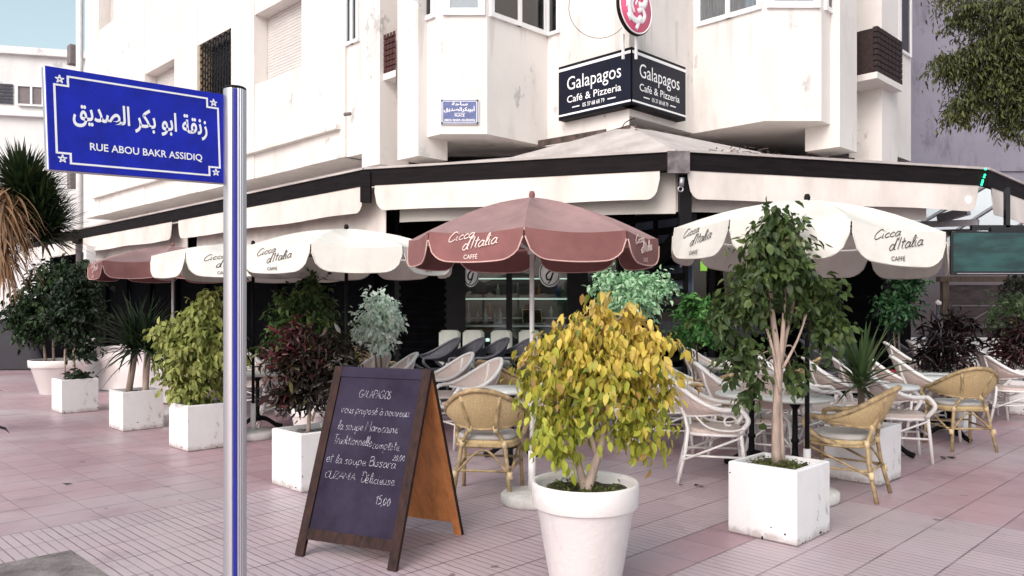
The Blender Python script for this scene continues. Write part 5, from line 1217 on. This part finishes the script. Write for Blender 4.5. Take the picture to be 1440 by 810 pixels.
# --- yucca leaning in from the left
yx, yy = Xat(8, 9.5), 9.5; t = thing('yucca_tree', 'shaggy yucca with a skirt of dead brown leaves at the left edge', 'tree', (yx-1.0, yy+.1, 0))
f = MB(); f.tube(crv([(0, 0, 0), (.12, 0, .9), (.45, 0, 1.7), (.92, -.05, 2.35), (1.06, -.1, 2.9)]), [.17-.004*i for i in range(25)], 12); f.build('trunk', 'bark_dark', t)
hd = (1.2, -.1, 2.98)
blades('crown', t, 'leaf_blade', 121, [hd, (1.28, -.1, 2.82), (1.36, -.05, 2.62), (1.40, 0, 2.42)], 430, .56, .048, [(.008, .018, .008), (.022, .042, .014), (.06, .085, .028)], curve=.25, emin=-.25, emax=.95)
blades('dead_skirt', t, 'leaf_blade', 122, [(1.26, -.5, 2.80), (1.24, -.5, 2.62), (1.2, -.5, 2.42), (1.14, -.48, 2.2)], 120, .56, .034, [(.20, .105, .055), (.34, .20, .11), (.48, .31, .19)], curve=1.3, emin=-.75, emax=-.15, jitter=.06)
# --- foliage hanging in from a tree off the right edge
t = thing('street_tree', 'dark feathery tree hanging in from the top right corner', 'tree', (5.3, 6.3, 0))
f = MB(); f.tube(crv([(0, 0, 0), (.0, 0, 1.8), (-.1, 0, 3.2), (-.2, .1, 5)]), [.16-.004*i for i in range(19)], 12); f.build('trunk', 'bark_dark', t)
cl = []
for (px, py, r_, w_) in ((1425, 20, .36, 3), (1405, 60, .25, 1.6), (1440, 95, .30, 2), (1375, 78, .14, 1.0), (1340, 84, .09, .35), (1318, 88, .05, .12), (1395, 120, .20, 1.3), (1362, 146, .13, .8), (1345, 160, .07, .35), (1425, 150, .17, 1.3), (1423, 178, .08, .45), (1330, 92, .08, .3), (1350, 100, .10, .5), (1345, 30, .07, .25), (1365, 14, .10, .4), (1338, 3, .05, .15), (1318, 2, .04, .1), (1480, 60, .5, 3), (1520, 150, .4, 2)):
    q = P(px, py, 6.0); cl.append((q.x-5.3, q.y-6.3, q.z, r_, r_*1.2, r_*.75, w_))
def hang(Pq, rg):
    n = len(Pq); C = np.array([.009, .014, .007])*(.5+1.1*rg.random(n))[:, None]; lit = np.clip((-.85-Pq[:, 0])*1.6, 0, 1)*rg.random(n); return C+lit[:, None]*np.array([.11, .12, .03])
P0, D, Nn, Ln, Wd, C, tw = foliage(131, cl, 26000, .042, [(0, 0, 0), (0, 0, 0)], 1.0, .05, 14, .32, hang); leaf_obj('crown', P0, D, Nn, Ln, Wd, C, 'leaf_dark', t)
f = MB(); rg = random.Random(1)
for c in cl: e = Vector(c[:3]); b_ = Vector((-.15, .05, e.z+.35)); pp = crv([b_, b_.lerp(e, .5)+Vector((0, 0, .12)), e], 5); f.tube(pp, [.03-.0022*i for i in range(len(pp))], 6)
f.build('branch', 'bark_dark', t)
# --- sprig of a shrub just outside the left edge
t = thing('shrub_sprig', 'dark sprig of a shrub poking in at the lower left edge', 'shrub', (Xat(-86, 5.0), 5.0, 0))
f = MB(); rg = random.Random(2)
for k in range(5): f.tube(crv([(0, 0, 0), (rg.uniform(0, .15), rg.uniform(-.1, .1), .5), (rg.uniform(.15, .3), rg.uniform(-.1, .1), .75+k*.06)]), .006, 6)
f.build('stem', 'bark_dark', t)
P0, D, Nn, Ln, Wd, C, tw = foliage(141, [(.12, 0, .85, .18, .15, .2, 1), (.2, 0, .95, .1, .1, .1, .6)], 160, .07, [(.03, .02, .03), (.07, .04, .05)], .1, .05, 8, .3); leaf_obj('leaves', P0, D, Nn, Ln, Wd, C, 'leaf_dark', t)

# ------------------------------------------------------------------ chalkboard
fl, frr = G(416, 781), G(558, 804); mid = (fl+frr)/2; ang = math.atan2(frr.y-fl.y, frr.x-fl.x); bw = (frr-fl).length
cb = thing('chalkboard', 'wooden A-frame chalkboard menu standing on the paving, handwritten in French', 'chalkboard', mid, ang)
H_, SPR = 1.175, .84; th0 = math.atan2(SPR/2, H_); ll = math.hypot(H_, SPR/2)
Rf = Matrix.Rotation(-th0, 3, 'X'); Rb = Matrix.Rotation(th0, 3, 'X')
def fp(x, z, o=0): return Rf @ Vector((x, -o, z))                       # front leaf: x, height along the leaf, out of the face
def bp_(x, z, o=0): return Vector((0, SPR, 0))+Rb @ Vector((x, o, z))
def leafbox(mb, fn, x0, x1, z0, z1, o0, o1):
    vs_ = [fn(x, z, o) for o in (o0, o1) for (x, z) in ((x0, z0), (x1, z0), (x1, z1), (x0, z1))]
    mb.add(vs_, [(0, 3, 2, 1), (4, 5, 6, 7), (0, 1, 5, 4), (1, 2, 6, 5), (2, 3, 7, 6), (3, 0, 4, 7)])
hw = bw/2; rw = .062
for s in (-1, 1):
    f = MB(); x0, x1 = (hw-rw, hw) if s > 0 else (-hw, -hw+rw); leafbox(f, fp, x0, x1, 0, ll-.005, -.012, .014); f.build('stile', 'dark_wood', cb)
f = MB(); leafbox(f, fp, -hw+rw+.001, hw-rw-.001, ll-.075, ll-.005, -.011, .012); f.build('top_rail', 'slate', cb)
f = MB(); leafbox(f, fp, -hw+rw+.001, hw-rw-.001, .105, .175, -.011, .012); f.build('bottom_rail', 'dark_wood', cb)
f = MB(); leafbox(f, fp, -hw+rw+.002, hw-rw-.002, .170, ll-.07, -.004, .004); slate = f.build('slate', 'slate', cb)
for s in (-1, 1):
    f = MB(); x0, x1 = (hw-rw, hw-.004) if s > 0 else (-hw+.004, -hw+rw); leafbox(f, bp_, x0, x1, 0.002, ll-.015, -.012, .012); st_ = f.build('stile', 'orange_wood', cb)
    f = MB(); xe = (hw-.0035, hw) if s > 0 else (-hw, -hw+.0035); leafbox(f, bp_, xe[0], xe[1], 0.0, ll-.012, -.014, .014); leafbox(f, bp_, x0, x1, 0, ll-.012, .0125, .0165); f.build('edge', 'dark_wood', st_)
f = MB(); leafbox(f, bp_, -hw+rw+.001, hw-rw-.001, .13, ll-.02, -.008, .008); f.build('back_panel', 'orange_wood', cb)
f = MB(); leafbox(f, bp_, -hw+rw+.001, hw-rw-.001, .10, .155, -.010, .012); f.build('rail', 'orange_wood', cb)
for s in (-1, 1): f = MB(); c = fp(s*(hw-.1), ll-.004, 0); f.box(c+Vector((0, .006, .004)), (.07, .03, .008)); f.build('hinge', 'black_metal', cb)
pw_ = 2*(hw-rw); ztop = ll-.075; zlow = .175; hh = ztop-zlow; ch = MB(); rgj = random.Random(9)
xd = Vector((1, 0, 0)); yd = Rf @ Vector((0, 0, 1))
for (s, x0, x1, yf, ht, r_) in (('GALAPAGOS', .27, .67, .135, .052, .0020), ('vous propos\u00e9 \u00e0 nouveau', .09, .93, .245, .058, .0020), ('la soupe Marocaine', .09, .83, .355, .060, .0020), ('Traditionnelle', .07, .55, .450, .062, .0021), ('compl\u00e8te.', .56, .90, .462, .056, .0018), ('20,00', .83, .97, .525, .038, .0020), ('et la soupe Bissara', .03, .88, .575, .060, .0020), ('OUZANIA', .05, .43, .675, .046, .0020), ('D\u00e9licieuse.', .50, .92, .680, .062, .0020), ('15,00', .72, .90, .805, .056, .0027)):
    o = fp(-pw_/2+x0*pw_, ztop-yf*hh, .004); strokes(ch, s.replace('\u00e9', 'é').replace('\u00e0', 'à').replace('\u00e8', 'è'), o, xd, yd, (x1-x0)*pw_, ht, r_, .10, rgj, .0012, .12, 5)
ch.build('handwriting', 'chalk', slate)

# ------------------------------------------------------------------ street name sign and its pole
pc_ = Vector((Xat(330.5, 2.5), 2.5, 0)); pr = .0345
sp_ = thing('sign_post', 'fluted aluminium post with a blue stripe carrying the street name sign', 'post', pc_)
f = MB(); n = 120; vs_ = []; ztp = zat(127, 2.5)
for z in (0, ztp):
    for k in range(n):
        a = 2*math.pi*k/n; dg = math.degrees(a) % 360
        r_ = pr
        if not (150 < dg < 276): r_ -= .0016*(1 if (dg % 12) < 4.2 else 0)          # fluted away from the smooth flank
        if 278 < dg < 301: r_ -= .002
        vs_.append((r_*math.cos(a), r_*math.sin(a), z))
f.add(vs_, [(k, (k+1) % n, n+(k+1) % n, n+k) for k in range(n)]+[tuple(range(n, 2*n))]); f.build('shaft', 'aluminium', sp_)
f = MB(); A_ = [R(x) for x in np.linspace(279.5, 299.5, 8)]; vs_ = [((pr-q)*math.cos(a), (pr-q)*math.sin(a), z) for z in (.02, ztp-.002) for q in (.0012, .004) for a in A_]
k = 8; f.add(vs_, [(i, i+1, 2*k+i+1, 2*k+i) for i in range(k-1)]+[(k+i, 3*k+i, 3*k+i+1, k+i+1) for i in range(k-1)], True); f.build('stripe', 'pole_blue', sp_)
f = MB(); f.lathe([(.001, ztp), (pr*.97, ztp), (pr*1.0, ztp+.002), (pr*.99, ztp+.006), (pr*.9, ztp+.009), (.001, ztp+.011)], 48); f.build('cap', 'black_metal', sp_)
f = MB(); f.lathe([(.001, 0), (.09, 0), (.09, .008), (pr+.01, .014), (.001, .014)], 32); f.build('base_plate', 'aluminium', sp_)
L0, R0 = Vector((Xat(64.5, 2.13), 2.13)), Vector((Xat(316.5, 2.49), 2.49))
zl0, zl1 = zat(238.5, 2.13), zat(92, 2.13); zr0, zr1 = zat(259, 2.49), zat(132.5, 2.49)
cz = (zl0+zl1+zr0+zr1)/4; sw = (R0-L0).length; sh = ((zl1-zl0)+(zr1-zr0))/2; cxy = (L0+R0)/2
ang = math.atan2(R0.y-L0.y, R0.x-L0.x); tl = math.atan2(((zr0+zr1)-(zl0+zl1))/2, sw)
sg = thing('street_name_sign', 'blue bilingual street name sign in Arabic and French with star corners', 'sign', (cxy.x, cxy.y, cz)); sg.rotation_euler = (0, -tl, ang)
f = MB(); f.bbox((0, .014, 0), (sw, .024, sh), .003); f.build('body', 'aluminium', sg)
f = MB(); f.bbox((0, -.0005, 0), (sw-.004, .006, sh-.004), .001); f.build('face', 'street_blue', sg)
f = MB(); yq = -.0042; bx0, bz0 = sw/2-.022, sh/2-.0225; nx, nz = .034, .026; lw = .0052
pts = []
for (sx, sz) in ((-1, 1), (1, 1), (1, -1), (-1, -1)):
    c = [(sx*bx0, sz*(bz0-nz)), (sx*(bx0-nx), sz*(bz0-nz)), (sx*(bx0-nx), sz*bz0)]
    pts += c if sx*sz < 0 else c[::-1] if False else (c if (sx, sz) in ((-1, 1), (1, -1)) else c[::-1])
for i in range(len(pts)):
    a, b2 = pts[i], pts[(i+1) % len(pts)]
    if abs(a[0]-b2[0]) > abs(a[1]-b2[1]): f.box(((a[0]+b2[0])/2, yq, a[1]), (abs(a[0]-b2[0])+lw, .0012, lw))
    else: f.box((a[0], yq-.0002, (a[1]+b2[1])/2), (lw, .0012, abs(a[1]-b2[1])+lw*.98))
for (sx, sz) in ((-1, 1), (1, 1), (1, -1), (-1, -1)):
    c = (sx*(bx0-nx/2+.0035), sz*(bz0-nz/2+.0025)); star = [Vector((c[0]+.0115*math.cos(R(90+144*k)), yq, c[1]+.0115*math.sin(R(90+144*k)))) for k in range(5)]
    for k in range(5): f.bar(star[k]+Vector((0, -.0003*k, 0)), star[(k+1) % 5]+Vector((0, -.0003*k, 0)), .0022, .0010, (0, 1, 0))
put_text(f, AR('FEAF FEE7 FED8 FE94 _ FE8D FE91 FEEE _ FE91 FEDC FEAE _ FE8D FEDF FEBC FEAA FEF3 FED6'), (.003, yq+.001, .022), (1, 0, 0), (0, 0, 1), sw*.755, .076, .022)
put_text(f, 'RUE ABOU BAKR ASSIDIQ', (.014, yq+.001, -.068), (1, 0, 0), (0, 0, 1), sw*.635, .0245, .014)
f.build('lettering', 'sign_white', sg)
f = MB(); 
for zz in (-.07, .07): f.box((sw/2+.008, .014, zz), (.03, .016, .02))
f.build('clamp', 'aluminium', sg)
# litter on the paving
rg = random.Random(6)
for (px, py, k, lb) in ((1330, 645, 5, 'dry leaf litter lying under the tan chair on the right'), (95, 682, 1, 'single dark scrap on the pink paving at the left'), (975, 685, 3, 'dry leaf litter near the legs of the nearest white chair')):
    p = G(px, py); f = MB()
    for i in range(k):
        c = Vector((rg.uniform(-.12, .12)*(k > 1), rg.uniform(-.05, .05)*(k > 1), .006)); a = rg.random()*6
        f.add([c+Vector((math.cos(a+q)*r_, math.sin(a+q)*r_*.5, h_)) for q, r_, h_ in ((0, .05, .012), (1.4, .03, 0), (3.1, .05, .01), (4.6, .03, .004))], [(0, 1, 2), (0, 2, 3)])
    o = f.build('leaf_litter', 'litter', None); o.location = p; tag(o, lb, 'litter')
